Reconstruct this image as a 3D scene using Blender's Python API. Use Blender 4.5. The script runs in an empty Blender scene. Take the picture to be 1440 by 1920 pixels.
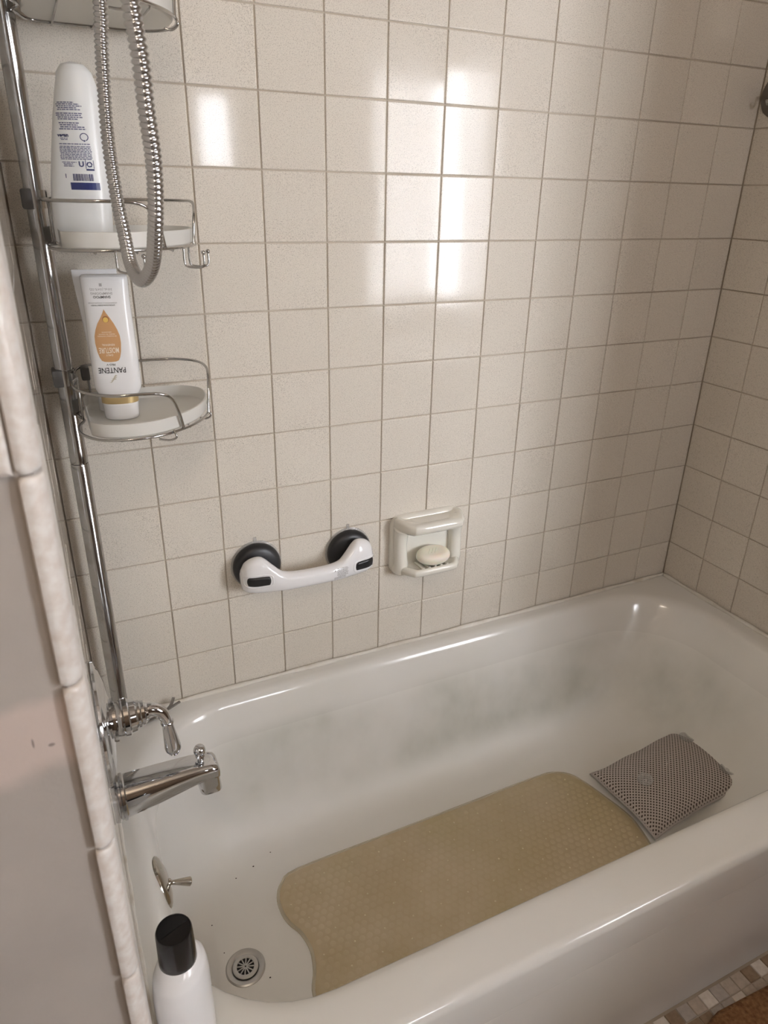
import bpy, bmesh, math, random
from mathutils import Vector, Matrix
random.seed(7)
PI = math.pi
ZS = 0.44            # floor level: all shapes are written with z = 0 at a tile joint 0.44 m above the floor
SC = bpy.context.scene
COL = SC.collection
T = 0.1095           # wall tile pitch
XL, XR = -0.592, 0.8707   # faces of the two alcove end walls

# ------------------------------------------------------------------ camera
cam = bpy.data.cameras.new('camera'); camo = bpy.data.objects.new('camera', cam); COL.objects.link(camo)
cam.sensor_fit = 'HORIZONTAL'; cam.sensor_width = 36.0; cam.lens = 1324.09/1440*36
R = [Vector((0.903567, -0.428063, 0.018107)), Vector((-0.160516, -0.377401, -0.912032)), Vector((0.397241, 0.821176, -0.409718))]
m = Matrix((R[0], -R[1], -R[2])).transposed().to_4x4()
m.translation = Vector((-0.57675, -1.21104, 0.84282+ZS))
camo.matrix_world = m
cam.clip_start = 0.02
cam.dof.use_dof = True; cam.dof.focus_distance = 1.25; cam.dof.aperture_fstop = 14.0
SC.camera = camo

# ------------------------------------------------------------------ world, light, exposure
w = bpy.data.worlds.new('world'); SC.world = w; w.use_nodes = True
bg = w.node_tree.nodes['Background']; bg.inputs[0].default_value = (0.75, 0.85, 1.0, 1); bg.inputs[1].default_value = 1.0
WINDOW_L = 36.0      # daylight radiance of the window panes
LAMP_L = 84.0        # radiance of the wall lamp globe
SC.view_settings.view_transform = 'Standard'
SC.view_settings.look = 'None'
SC.view_settings.exposure = 0.24
SC.view_settings.gamma = 1.0
SC.view_settings.use_curve_mapping = False

# ------------------------------------------------------------------ materials
def mat(name, col, rough=0.5, metal=0.0, **k):
    m = bpy.data.materials.new(name); m.use_nodes = True
    b = m.node_tree.nodes['Principled BSDF']
    b.inputs['Base Color'].default_value = (*col, 1); b.inputs['Roughness'].default_value = rough
    b.inputs['Metallic'].default_value = metal
    for kk, v in k.items():
        b.inputs[kk.replace('_', ' ')].default_value = v
    return m
def nodes(m):
    nt = m.node_tree; return nt, nt.nodes['Principled BSDF']
def N(nt, typ, **k):
    n = nt.nodes.new(typ)
    for a, v in k.items(): setattr(n, a, v)
    return n
def noise(nt, scale, detail=2.0, vec=None, rough=0.5):
    n = N(nt, 'ShaderNodeTexNoise'); n.inputs['Scale'].default_value = scale; n.inputs['Detail'].default_value = detail
    n.inputs['Roughness'].default_value = rough
    if vec is not None: nt.links.new(vec, n.inputs['Vector'])
    return n
def ramp(nt, fac, stops):
    r = N(nt, 'ShaderNodeValToRGB'); nt.links.new(fac, r.inputs[0])
    e = r.color_ramp.elements
    while len(e) < len(stops): e.new(0.5)
    for i, (p, c) in enumerate(stops):
        e[i].position = p; e[i].color = (*c, 1) if len(c) == 3 else c
    return r
def mix(nt, fac, a, b, blend='MIX'):
    n = N(nt, 'ShaderNodeMix', data_type='RGBA', blend_type=blend)
    if isinstance(fac, float): n.inputs[0].default_value = fac
    else: nt.links.new(fac, n.inputs[0])
    for s, v in ((6, a), (7, b)):
        if isinstance(v, tuple): n.inputs[s].default_value = (*v, 1)
        else: nt.links.new(v, n.inputs[s])
    return n.outputs[2]
def bump(nt, b, height, strength, dist):
    n = N(nt, 'ShaderNodeBump'); n.inputs['Strength'].default_value = strength; n.inputs['Distance'].default_value = dist
    nt.links.new(height, n.inputs['Height']); nt.links.new(n.outputs[0], b.inputs['Normal'])
def geo(nt): return N(nt, 'ShaderNodeNewGeometry').outputs['Position']
def objinfo(nt): return N(nt, 'ShaderNodeObjectInfo').outputs['Random']

# speckled cream wall tile
M_TILE = mat('speckled_tile', (0.7, 0.66, 0.6), 0.075, Specular_IOR_Level=0.20)
nt, b = nodes(M_TILE); P = geo(nt)
n1 = noise(nt, 820, 2.5, P); n2 = noise(nt, 600, 1.5, P)
r1 = ramp(nt, n1.outputs['Fac'], [(0.535, (0, 0, 0)), (0.65, (1, 1, 1))])
r2 = ramp(nt, n2.outputs['Fac'], [(0.62, (0, 0, 0)), (0.68, (1, 1, 1))])
base = mix(nt, objinfo(nt), (0.70, 0.65, 0.575), (0.735, 0.685, 0.61))
c = mix(nt, r1.outputs[0], base, (0.50, 0.455, 0.40))
c = mix(nt, r2.outputs[0], c, (0.44, 0.40, 0.345))
nt.links.new(c, b.inputs['Base Color'])
n3 = noise(nt, 90, 2, P); bump(nt, b, n3.outputs['Fac'], 0.06, 0.0006)

M_GROUT = mat('grout', (0.45, 0.39, 0.32), 0.85)
nt, b = nodes(M_GROUT); P = geo(nt)
g1 = noise(nt, 6, 3, P); rr = ramp(nt, g1.outputs['Fac'], [(0.35, (0.40, 0.34, 0.27)), (0.65, (0.52, 0.46, 0.38))])
nt.links.new(rr.outputs[0], b.inputs['Base Color'])

# enamel tub: dull, greenish soap scum on the inside walls
M_TUB = mat('white_enamel', (0.8, 0.79, 0.76), 0.12)
nt, b = nodes(M_TUB); P = geo(nt)
sx = N(nt, 'ShaderNodeSeparateXYZ'); nt.links.new(P, sx.inputs[0])
mp = N(nt, 'ShaderNodeMapping'); nt.links.new(P, mp.inputs[0]); mp.inputs['Scale'].default_value = (6, 6, 4.0)
s1 = noise(nt, 1.0, 4, mp.outputs[0], 0.6)
s2 = noise(nt, 4.5, 3, P)
zb = N(nt, 'ShaderNodeMapRange', interpolation_type='SMOOTHSTEP'); nt.links.new(sx.outputs[2], zb.inputs[0])
zb.inputs[1].default_value = ZS-0.15; zb.inputs[2].default_value = ZS-0.20
zc = N(nt, 'ShaderNodeMapRange', interpolation_type='SMOOTHSTEP'); nt.links.new(sx.outputs[2], zc.inputs[0])
zc.inputs[1].default_value = ZS-0.385; zc.inputs[2].default_value = ZS-0.31
def mul(a, c_):
    n = N(nt, 'ShaderNodeMath', operation='MULTIPLY'); nt.links.new(a, n.inputs[0])
    if isinstance(c_, float): n.inputs[1].default_value = c_
    else: nt.links.new(c_, n.inputs[1])
    return n.outputs[0]
rs = ramp(nt, s1.outputs['Fac'], [(0.30, (0.1, 0.1, 0.1)), (0.68, (1, 1, 1))])
rb = ramp(nt, s2.outputs['Fac'], [(0.35, (0.15, 0.15, 0.15)), (0.6, (1, 1, 1))])
yb = N(nt, 'ShaderNodeMapRange', interpolation_type='SMOOTHSTEP'); nt.links.new(sx.outputs[1], yb.inputs[0])
yb.inputs[1].default_value = -0.55; yb.inputs[2].default_value = -0.25
xb = N(nt, 'ShaderNodeMapRange', interpolation_type='SMOOTHSTEP'); nt.links.new(sx.outputs[0], xb.inputs[0])
xb.inputs[1].default_value = -0.50; xb.inputs[2].default_value = -0.25
f = mul(mul(mul(mul(rs.outputs[0], rb.outputs[0]), zb.outputs[0]), zc.outputs[0]), mul(mul(yb.outputs[0], xb.outputs[0]), 0.75))
s4 = noise(nt, 2.2, 3, P); clean = mix(nt, ramp(nt, s4.outputs['Fac'], [(0.4, (0, 0, 0)), (0.65, (1, 1, 1))]).outputs[0], (0.80, 0.79, 0.765), (0.76, 0.745, 0.70))
c = mix(nt, f, clean, (0.47, 0.475, 0.42))
nt.links.new(c, b.inputs['Base Color'])
rz = N(nt, 'ShaderNodeMapRange'); nt.links.new(sx.outputs[2], rz.inputs[0])
rz.inputs[1].default_value = ZS-0.14; rz.inputs[2].default_value = ZS-0.22; rz.inputs[3].default_value = 0.13; rz.inputs[4].default_value = 0.42
nt.links.new(rz.outputs[0], b.inputs['Roughness'])

M_CAULK = mat('caulk', (0.70, 0.66, 0.58), 0.5)
nt, b = nodes(M_CAULK); P = geo(nt); n1 = noise(nt, 22, 4, P)
nt.links.new(ramp(nt, n1.outputs['Fac'], [(0.3, (0.60, 0.55, 0.47)), (0.5, (0.74, 0.71, 0.65))]).outputs[0], b.inputs['Base Color'])
M_CHROME = mat('chrome', (0.62, 0.63, 0.65), 0.07, 1.0)
M_POLE = mat('worn_chrome', (0.62, 0.60, 0.57), 0.2, 1.0)
nt, b = nodes(M_POLE); P = geo(nt); n1 = noise(nt, 25, 3, P)
nt.links.new(ramp(nt, n1.outputs['Fac'], [(0.30, (0.36, 0.345, 0.33)), (0.5, (0.46, 0.455, 0.45))]).outputs[0], b.inputs['Base Color'])
nt.links.new(ramp(nt, n1.outputs['Fac'], [(0.3, (0.2, 0.2, 0.2)), (0.6, (0.12, 0.12, 0.12))]).outputs[0], b.inputs['Roughness'])
M_HOSE = mat('hose_steel', (0.52, 0.52, 0.53), 0.2, 1.0)
M_NICKEL = mat('aged_nickel', (0.46, 0.43, 0.38), 0.16, 1.0)
M_WIRE = mat('wire_chrome', (0.46, 0.45, 0.44), 0.18, 1.0)
M_STEEL = mat('drain_steel', (0.50, 0.49, 0.47), 0.38, 0.9)
M_DARK = mat('dark_hole', (0.02, 0.018, 0.02), 0.6)
M_BLACK = mat('black_plastic', (0.004, 0.004, 0.005), 0.22)
M_BLACKRUB = mat('black_rubber', (0.014, 0.014, 0.016), 0.4)
M_GREYPL = mat('grey_plastic', (0.10, 0.095, 0.09), 0.4)
M_WHITEPL = mat('white_plastic', (0.90, 0.90, 0.92), 0.13)
M_CERAMIC = mat('ivory_ceramic', (0.80, 0.78, 0.71), 0.1)
M_SOAP = mat('soap', (0.87, 0.83, 0.72), 0.38, Subsurface_Weight=0.15, Subsurface_Scale=0.01)
M_TRAY = mat('frosted_tray', (0.84, 0.83, 0.79), 0.35, Alpha=0.82)
M_BOTTLE = mat('pearl_bottle', (0.83, 0.85, 0.86), 0.28)
M_PANT = mat('white_bottle', (0.86, 0.86, 0.87), 0.2)
M_GOLD = mat('gold_band', (0.62, 0.47, 0.24), 0.3, 0.6)
M_NAVY = mat('navy_print', (0.02, 0.03, 0.13), 0.35)
M_BLUEP = mat('blue_grey_print', (0.10, 0.11, 0.22), 0.4)
M_BLKP = mat('black_print', (0.02, 0.02, 0.02), 0.4)
M_TAN = mat('caramel_print', (0.52, 0.29, 0.13), 0.4)
M_CREAMP = mat('cream_print', (0.85, 0.78, 0.68), 0.4)
M_NUT = mat('nut_print', (0.70, 0.48, 0.12), 0.4)
M_NUTD = mat('nut_edge_print', (0.30, 0.12, 0.05), 0.4)
M_GREIGE = mat('greige_print', (0.52, 0.48, 0.38), 0.4)
M_GREYP = mat('grey_print', (0.35, 0.34, 0.34), 0.5)
M_CLEAR = mat('clear_vinyl', (0.62, 0.62, 0.62), 0.12, Alpha=0.35)
M_CEIL = mat('ceiling_paint', (0.40, 0.34, 0.28), 0.8)
M_WALLP = mat('warm_wall_paint', (0.17, 0.125, 0.09), 0.7)
M_FRAME = mat('window_paint', (0.8, 0.79, 0.77), 0.4)
M_TIE = mat('grey_strap', (0.20, 0.18, 0.16), 0.5)
M_CRUMB = mat('crumb', (0.04, 0.025, 0.02), 0.8)
# plaster end of the partition with a smeared repair
M_PLASTER = mat('plaster', (0.6, 0.52, 0.48), 0.45)
nt, b = nodes(M_PLASTER); P = geo(nt); n1 = noise(nt, 9, 4, P); n2 = noise(nt, 240, 3, P)
sx = N(nt, 'ShaderNodeSeparateXYZ'); nt.links.new(P, sx.inputs[0])
def band(sock, a, b_, c_, d_):
    u = N(nt, 'ShaderNodeMapRange', interpolation_type='SMOOTHSTEP'); nt.links.new(sock, u.inputs[0]); u.inputs[1].default_value = a; u.inputs[2].default_value = b_
    v = N(nt, 'ShaderNodeMapRange', interpolation_type='SMOOTHSTEP'); nt.links.new(sock, v.inputs[0]); v.inputs[1].default_value = d_; v.inputs[2].default_value = c_
    mm = N(nt, 'ShaderNodeMath', operation='MULTIPLY'); nt.links.new(u.outputs[0], mm.inputs[0]); nt.links.new(v.outputs[0], mm.inputs[1]); return mm.outputs[0]
zn = N(nt, 'ShaderNodeMath', operation='MULTIPLY_ADD'); nt.links.new(n1.outputs['Fac'], zn.inputs[0]); zn.inputs[1].default_value = 0.07; nt.links.new(sx.outputs[2], zn.inputs[2])
patch = band(zn.outputs[0], ZS+0.485, ZS+0.505, ZS+0.555, ZS+0.57)
rn = ramp(nt, n1.outputs['Fac'], [(0.3, (0.40, 0.365, 0.335)), (0.7, (0.47, 0.43, 0.395))])
c = mix(nt, patch, rn.outputs[0], (0.60, 0.51, 0.465))
for (mx_, mz_, rx_, rz_, sh_) in ((-0.6275, 0.4945, 0.0009, 0.0048, 0), (-0.6165, 0.4895, 0.0026, 0.0017, 0)):
    sxx = N(nt, 'ShaderNodeMath', operation='SUBTRACT'); nt.links.new(sx.outputs[0], sxx.inputs[0]); sxx.inputs[1].default_value = mx_
    szz = N(nt, 'ShaderNodeMath', operation='SUBTRACT'); nt.links.new(sx.outputs[2], szz.inputs[0]); szz.inputs[1].default_value = ZS+mz_
    a_ = N(nt, 'ShaderNodeMath', operation='DIVIDE'); nt.links.new(sxx.outputs[0], a_.inputs[0]); a_.inputs[1].default_value = rx_
    b_ = N(nt, 'ShaderNodeMath', operation='DIVIDE'); nt.links.new(szz.outputs[0], b_.inputs[0]); b_.inputs[1].default_value = rz_
    a2 = N(nt, 'ShaderNodeMath', operation='POWER'); nt.links.new(a_.outputs[0], a2.inputs[0]); a2.inputs[1].default_value = 2
    b2_ = N(nt, 'ShaderNodeMath', operation='POWER'); nt.links.new(b_.outputs[0], b2_.inputs[0]); b2_.inputs[1].default_value = 2
    ad = N(nt, 'ShaderNodeMath', operation='ADD'); nt.links.new(a2.outputs[0], ad.inputs[0]); nt.links.new(b2_.outputs[0], ad.inputs[1])
    c = mix(nt, ramp(nt, ad.outputs[0], [(0.4, (0.8, 0.8, 0.8)), (1.0, (0, 0, 0))]).outputs[0], c, (0.20, 0.16, 0.14))
nt.links.new(c, b.inputs['Base Color'])
bump(nt, b, n2.outputs['Fac'], 0.25, 0.0006)
# travertine-look bullnose
M_BULL = mat('bullnose_glaze', (0.7, 0.66, 0.62), 0.3)
nt, b = nodes(M_BULL); P = geo(nt); n1 = noise(nt, 110, 5, P); n2 = noise(nt, 300, 2, P)
nt.links.new(ramp(nt, n1.outputs['Fac'], [(0.35, (0.68, 0.62, 0.575)), (0.65, (0.80, 0.775, 0.75))]).outputs[0], b.inputs['Base Color'])
bump(nt, b, n2.outputs['Fac'], 0.15, 0.0005)
# vinyl mat
M_MAT = mat('tan_vinyl', (0.5, 0.38, 0.2), 0.3)
nt, b = nodes(M_MAT); P = geo(nt); n1 = noise(nt, 10, 4, P); n2 = noise(nt, 3.2, 2, P); n4 = noise(nt, 70, 2, P)
c = ramp(nt, n1.outputs['Fac'], [(0.3, (0.48, 0.385, 0.235)), (0.7, (0.57, 0.475, 0.33))]).outputs[0]
c2 = mix(nt, ramp(nt, n2.outputs['Fac'], [(0.45, (0, 0, 0)), (0.7, (1, 1, 1))]).outputs[0], c, (0.46, 0.38, 0.21))
c3 = mix(nt, ramp(nt, n4.outputs['Fac'], [(0.4, (0, 0, 0)), (0.75, (0.4, 0.4, 0.4))]).outputs[0], c2, (0.58, 0.50, 0.36))
nt.links.new(c3, b.inputs['Base Color'])
M_MATC = mat('vinyl_cup', (0.55, 0.45, 0.29), 0.36)
nt, b = nodes(M_MATC); P = geo(nt); n1 = noise(nt, 10, 4, P); n2 = noise(nt, 3.2, 2, P)
c = ramp(nt, n1.outputs['Fac'], [(0.3, (0.50, 0.41, 0.26)), (0.7, (0.60, 0.51, 0.365))]).outputs[0]
c = mix(nt, ramp(nt, n2.outputs['Fac'], [(0.45, (0, 0, 0)), (0.7, (1, 1, 1))]).outputs[0], c, (0.49, 0.41, 0.245))
nt.links.new(c, b.inputs['Base Color'])
M_MATE = mat('clear_vinyl_edge', (0.62, 0.55, 0.40), 0.2, Alpha=0.6)
M_GLINT = mat('vinyl_glint', (0.75, 0.68, 0.5), 0.08)  # pale colour stands in for the small glints on the mat
# pillow mesh fabric: staggered dark pinholes
M_PILLOW = mat('mesh_fabric', (0.5, 0.46, 0.43), 0.85)
nt, b = nodes(M_PILLOW)
tc = N(nt, 'ShaderNodeTexCoord').outputs['UV']
mp = N(nt, 'ShaderNodeMapping'); nt.links.new(tc, mp.inputs[0]); mp.inputs['Rotation'].default_value = (0, 0, PI/4)
vo = N(nt, 'ShaderNodeTexVoronoi'); vo.voronoi_dimensions = '2D'; vo.inputs['Randomness'].default_value = 0.0; vo.inputs['Scale'].default_value = 160.0
nt.links.new(mp.outputs[0], vo.inputs['Vector'])
rr = ramp(nt, vo.outputs['Distance'], [(0.24, (0.055, 0.04, 0.035)), (0.34, (0.50, 0.45, 0.42))])
nt.links.new(rr.outputs[0], b.inputs['Base Color'])
rb2 = ramp(nt, vo.outputs['Distance'], [(0.2, (0, 0, 0)), (0.5, (1, 1, 1))]); bump(nt, b, rb2.outputs[0], 0.5, 0.002)
M_PILLOWB = mat('pillow_backing', (0.40, 0.365, 0.35), 0.7)
M_RUG = mat('brown_rug', (0.22, 0.105, 0.04), 0.95)
nt, b = nodes(M_RUG); P = geo(nt); n1 = noise(nt, 160, 3, P)
nt.links.new(ramp(nt, n1.outputs['Fac'], [(0.3, (0.16, 0.07, 0.025)), (0.7, (0.30, 0.16, 0.07))]).outputs[0], b.inputs['Base Color'])
bump(nt, b, n1.outputs['Fac'], 0.8, 0.004)
def stone(name, a, c_):
    m = mat(name, a, 0.45); nt, b = nodes(m); P = geo(nt); n1 = noise(nt, 120, 4, P)
    nt.links.new(ramp(nt, n1.outputs['Fac'], [(0.3, a), (0.7, c_)]).outputs[0], b.inputs['Base Color']); return m
M_MOS = [stone('mosaic_white', (0.62, 0.56, 0.50), (0.74, 0.69, 0.63)), stone('mosaic_grey', (0.38, 0.34, 0.31), (0.46, 0.42, 0.38)),
         stone('mosaic_brown', (0.22, 0.155, 0.10), (0.30, 0.22, 0.15)), stone('mosaic_taupe', (0.40, 0.34, 0.28), (0.50, 0.43, 0.36))]
def emis(name, col, s):
    m = bpy.data.materials.new(name); m.use_nodes = True; nt = m.node_tree; nt.nodes.clear()
    e = N(nt, 'ShaderNodeEmission'); e.inputs[0].default_value = (*col, 1); e.inputs[1].default_value = s
    o = N(nt, 'ShaderNodeOutputMaterial'); nt.links.new(e.outputs[0], o.inputs[0]); return m
M_PANE = emis('daylight_pane', (0.93, 0.945, 1.0), WINDOW_L)
M_LAMP = emis('lamp_globe', (1.0, 0.86, 0.70), LAMP_L)
M_SHEER = bpy.data.materials.new('sheer_curtain'); M_SHEER.use_nodes = True
nt = M_SHEER.node_tree; nt.nodes.clear()
tl = N(nt, 'ShaderNodeBsdfTranslucent'); tl.inputs[0].default_value = (0.86, 0.86, 0.84, 1)
tr = N(nt, 'ShaderNodeBsdfTransparent'); mx = N(nt, 'ShaderNodeMixShader'); mx.inputs[0].default_value = 0.78
o = N(nt, 'ShaderNodeOutputMaterial'); nt.links.new(tr.outputs[0], mx.inputs[1]); nt.links.new(tl.outputs[0], mx.inputs[2]); nt.links.new(mx.outputs[0], o.inputs[0])

# ------------------------------------------------------------------ object helpers
def thing(name, label, cat, loc, group=None):
    o = bpy.data.objects.new(name, None); COL.objects.link(o); o.empty_display_size = 0.02
    o.location = (loc[0], loc[1], loc[2]+ZS); o['label'] = label; o['category'] = cat
    o['org'] = list(loc)
    if group: o['group'] = group
    return o
def org_of(o):
    return Vector(o['org']) if o is not None else Vector((0, 0, 0))
def obj(name, bm, m, parent=None, smooth=True, label=None, loc=None, auto=None, cat=None, kind=None):
    """bm is written in place (world) coordinates; a child takes its thing's origin."""
    root = parent
    while root is not None and root.parent is not None: root = root.parent
    org = org_of(root) if root is not None else Vector(loc or (0, 0, 0))
    me = bpy.data.meshes.new(name)
    bmesh.ops.translate(bm, verts=bm.verts, vec=-org)
    bm.to_mesh(me); bm.free()
    for mm in (m if isinstance(m, (list, tuple)) else [m]): me.materials.append(mm)
    if smooth:
        me.polygons.foreach_set('use_smooth', [True]*len(me.polygons))
        if auto: me.set_sharp_from_angle(angle=math.radians(auto))
    o = bpy.data.objects.new(name, me); COL.objects.link(o)
    if parent is not None: o.parent = parent
    else: o.location = org+Vector((0, 0, ZS)); o['org'] = list(org)
    if label: o['label'] = label
    if cat: o['category'] = cat
    if kind: o['kind'] = kind
    return o
def box(bm, a, c_, bev=0.0, seg=3, M=None):
    r = bmesh.ops.create_cube(bm, size=1.0); vs = r['verts']
    a = Vector(a); c_ = Vector(c_)
    for v in vs:
        v.co = Vector(((a[i]+c_[i])/2+v.co[i]*(c_[i]-a[i]) for i in range(3)))
    if bev > 0:
        es = list({e for v in vs for e in v.link_edges})
        r = bmesh.ops.bevel(bm, geom=vs+es, offset=bev, segments=seg, affect='EDGES', profile=0.5)
        vs = list({v for v in r['verts']} | {v for v in vs if v.is_valid})
    if M is not None:
        for v in vs: v.co = M @ v.co
    return vs
def frames(pts, closed=False):
    n = len(pts); tans = []
    for i in range(n):
        a = pts[(i-1) % n] if (closed or i > 0) else pts[i]
        c_ = pts[(i+1) % n] if (closed or i < n-1) else pts[i]
        tans.append((c_-a).normalized())
    up = Vector((0, 0, 1)) if abs(tans[0].z) < 0.9 else Vector((1, 0, 0))
    u = (up-tans[0]*up.dot(tans[0])).normalized(); out = []
    for t in tans:
        u = (u-t*u.dot(t)).normalized(); out.append((u, t.cross(u)))
    return out
def tube(bm, pts, r, seg=10, closed=False, caps=True):
    pts = [Vector(p) for p in pts]; fr = frames(pts, closed); rings = []
    for i, p in enumerate(pts):
        rad = r(i/(len(pts)-1)) if callable(r) else (r[i] if isinstance(r, (list, tuple)) else r)
        u, v = fr[i]
        rings.append([bm.verts.new(p+(u*math.cos(a)+v*math.sin(a))*rad) for a in [2*PI*k/seg for k in range(seg)]])
    n = len(rings)
    for i in range(n if closed else n-1):
        A, B = rings[i], rings[(i+1) % n]
        for k in range(seg): bm.faces.new((A[k], A[(k+1) % seg], B[(k+1) % seg], B[k]))
    if caps and not closed:
        bm.faces.new(list(reversed(rings[0]))); bm.faces.new(rings[-1])
def smooth_path(pts, n=6, closed=False):
    P_ = [Vector(p) for p in pts]; L = len(P_); out = []
    g = (lambda i: P_[i % L]) if closed else (lambda i: P_[max(0, min(L-1, i))])
    for i in range(L if closed else L-1):
        a, b_, c_, d = g(i-1), g(i), g(i+1), g(i+2)
        for k in range(n):
            t = k/n
            out.append(0.5*((2*b_)+(c_-a)*t+(2*a-5*b_+4*c_-d)*t*t+(3*b_-a-3*c_+d)*t**3))
    if not closed: out.append(P_[-1])
    return out
def lathe(bm, prof, org, axis='z', seg=40, close=True):
    """prof: list of (radius, distance along the axis)."""
    ax = {'x': (Vector((0, 1, 0)), Vector((0, 0, 1)), Vector((1, 0, 0))), 'y': (Vector((0, 0, 1)), Vector((1, 0, 0)), Vector((0, 1, 0))), 'z': (Vector((1, 0, 0)), Vector((0, 1, 0)), Vector((0, 0, 1)))}
    u, v, wv = ax[axis] if isinstance(axis, str) else axis
    org = Vector(org); rings = []
    for r, t in prof:
        if r < 1e-6: rings.append([bm.verts.new(org+wv*t)])
        else: rings.append([bm.verts.new(org+wv*t+(u*math.cos(2*PI*k/seg)+v*math.sin(2*PI*k/seg))*r) for k in range(seg)])
    for A, B in zip(rings, rings[1:]):
        for k in range(seg):
            a0, a1 = A[k % len(A)], A[(k+1) % len(A)]; b0, b1 = B[k % len(B)], B[(k+1) % len(B)]
            f = [a0]
            for q in (a1, b1, b0):
                if q not in f: f.append(q)
            if len(f) > 2: bm.faces.new(f)
    if close:
        if len(rings[0]) > 1: bm.faces.new(list(reversed(rings[0])))
        if len(rings[-1]) > 1: bm.faces.new(rings[-1])
def loft(bm, rings, caps=True):
    RV = [[bm.verts.new(p) for p in r] for r in rings]
    for A, B in zip(RV, RV[1:]):
        for k in range(len(A)): bm.faces.new((A[k], A[(k+1) % len(A)], B[(k+1) % len(A)], B[k]))
    if caps: bm.faces.new(list(reversed(RV[0]))); bm.faces.new(RV[-1])
    return RV
def rrect(x0, x1, y0, y1, r, z, n=10, ns=10):
    """rounded rectangle, ccw, constant vertex count whatever the radius."""
    pts = []
    cs = [(x1-r, y1-r, 0), (x0+r, y1-r, PI/2), (x0+r, y0+r, PI), (x1-r, y0+r, 1.5*PI)]
    for i, (cx, cy, a0) in enumerate(cs):
        for k in range(n+1):
            a = a0+PI/2*k/n; pts.append(Vector((cx+r*math.cos(a), cy+r*math.sin(a), z)))
        nx, ny, na = cs[(i+1) % 4]
        p = pts[-1]; q = Vector((nx+r*math.cos(na), ny+r*math.sin(na), z))
        for k in range(1, ns): pts.append(p.lerp(q, k/ns))
    return pts
def poly_prism(bm, pts, z0, z1, bev=0):
    A = [bm.verts.new((p[0], p[1], z0)) for p in pts]; B = [bm.verts.new((p[0], p[1], z1)) for p in pts]
    n = len(pts)
    for k in range(n): bm.faces.new((A[k], A[(k+1) % n], B[(k+1) % n], B[k]))
    bm.faces.new(list(reversed(A))); bm.faces.new(B)

# ------------------------------------------------------------------ the setting
def slab(name, a, c_, m, kind='structure'):
    bm = bmesh.new(); box(bm, a, c_)
    return obj(name, bm, m, None, smooth=False, kind=kind, loc=((a[0]+c_[0])/2, (a[1]+c_[1])/2, min(a[2], c_[2])))
ZF, ZC = -0.44, 1.96
YR = -2.60; XW, XE = -0.92, 2.15
wall_back = slab('wall_back', (XL-0.10, 0.0025, ZF), (XR+0.10, 0.12, ZC), M_GROUT)
wall_right = slab('wall_right', (XR+0.0025, -0.97, ZF), (XR+0.10, 0.0025, ZC), M_GROUT)
wall_left = slab('wall_left', (XW, -0.7695, ZF), (XL-0.0025, 0.0025, ZC), M_PLASTER)
floor = slab('floor', (XW, YR, ZF-0.06), (XE, 0.12, ZF-0.0015), M_GROUT)
slab('ceiling', (XW-0.1, YR-0.1, ZC), (XE+0.1, 0.12, ZC+0.08), M_CEIL)
slab('wall_far_left', (XW-0.1, YR-0.1, ZF), (XW, 0.12, ZC), M_WALLP)
slab('wall_far_right', (XE, YR-0.1, ZF), (XE+0.1, -0.87, ZC), M_WALLP)
slab('wall_beside', (XR+0.10, -0.97, ZF), (XE+0.1, -0.87, ZC), M_WALLP)
# rear wall (behind the camera) with two window openings
WN = [(1.14, 1.92, 0.24, 1.46), (0.24, 0.42, 0.95, 1.30)]
bm = bmesh.new()
xs = [XW, WN[1][0], WN[1][1], WN[0][0], WN[0][1], XE]
for i in range(5):
    hole = {1: WN[1], 3: WN[0]}.get(i)
    if hole:
        box(bm, (xs[i], YR-0.1, ZF), (xs[i+1], YR, hole[2])); box(bm, (xs[i], YR-0.1, hole[3]), (xs[i+1], YR, ZC))
    else: box(bm, (xs[i], YR-0.1, ZF), (xs[i+1], YR, ZC))
obj('wall_front', bm, M_WALLP, None, smooth=False, kind='structure', loc=(0, YR, ZF))
for k, (x0, x1, z0, z1) in enumerate(WN):
    bm = bmesh.new(); t = 0.03 if k == 0 else 0.015
    for a, c_ in (((x0, YR-0.08, z0), (x0+t, YR-0.02, z1)), ((x1-t, YR-0.08, z0), (x1, YR-0.02, z1)), ((x0, YR-0.08, z0), (x1, YR-0.02, z0+t)), ((x0, YR-0.08, z1-t), (x1, YR-0.02, z1))):
        box(bm, a, c_, 0.003, 1)
    wn = obj('window_%d' % (k+1), bm, M_FRAME, None, smooth=False, kind='structure', loc=((x0+x1)/2, YR, z0))
    bm = bmesh.new(); box(bm, (x0+t, YR-0.06, z0+t), (x1-t, YR-0.05, z1-t)); obj('pane', bm, M_PANE, wn, smooth=False)
# sheer curtain: two gathered panels in front of window_1
def curtain(x0, x1, folds, seed, label):
    rnd = random.Random(seed); bm = bmesh.new(); nx = folds*10; rows = []
    for j in range(9):
        z = 0.12+(1.56-0.12)*j/8; row = []
        for i in range(nx+1):
            s = i/nx; x = x0+(x1-x0)*s+0.012*math.sin(j*0.6+s*9)
            row.append(bm.verts.new((x, YR+0.07+0.022*math.sin(s*folds*2*PI+0.4*math.sin(j*0.5)), z)))
        rows.append(row)
    for A, B in zip(rows, rows[1:]):
        for i in range(nx): bm.faces.new((A[i], A[i+1], B[i+1], B[i]))
    t = thing('curtain', label, 'curtain', ((x0+x1)/2, YR+0.07, 0.12))
    obj('fabric', bm, M_SHEER, t)
    return t
curtain(1.10, 1.52, 6, 1, 'sheer white curtain gathered at the left half of the window behind the viewer')
curtain(1.64, 1.98, 5, 2, 'sheer white curtain gathered at the right edge of the window behind the viewer')
rod = thing('curtain_rod', 'white curtain rod above the window behind the viewer', 'curtain rod', (1.52, YR+0.07, 1.57))
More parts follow.
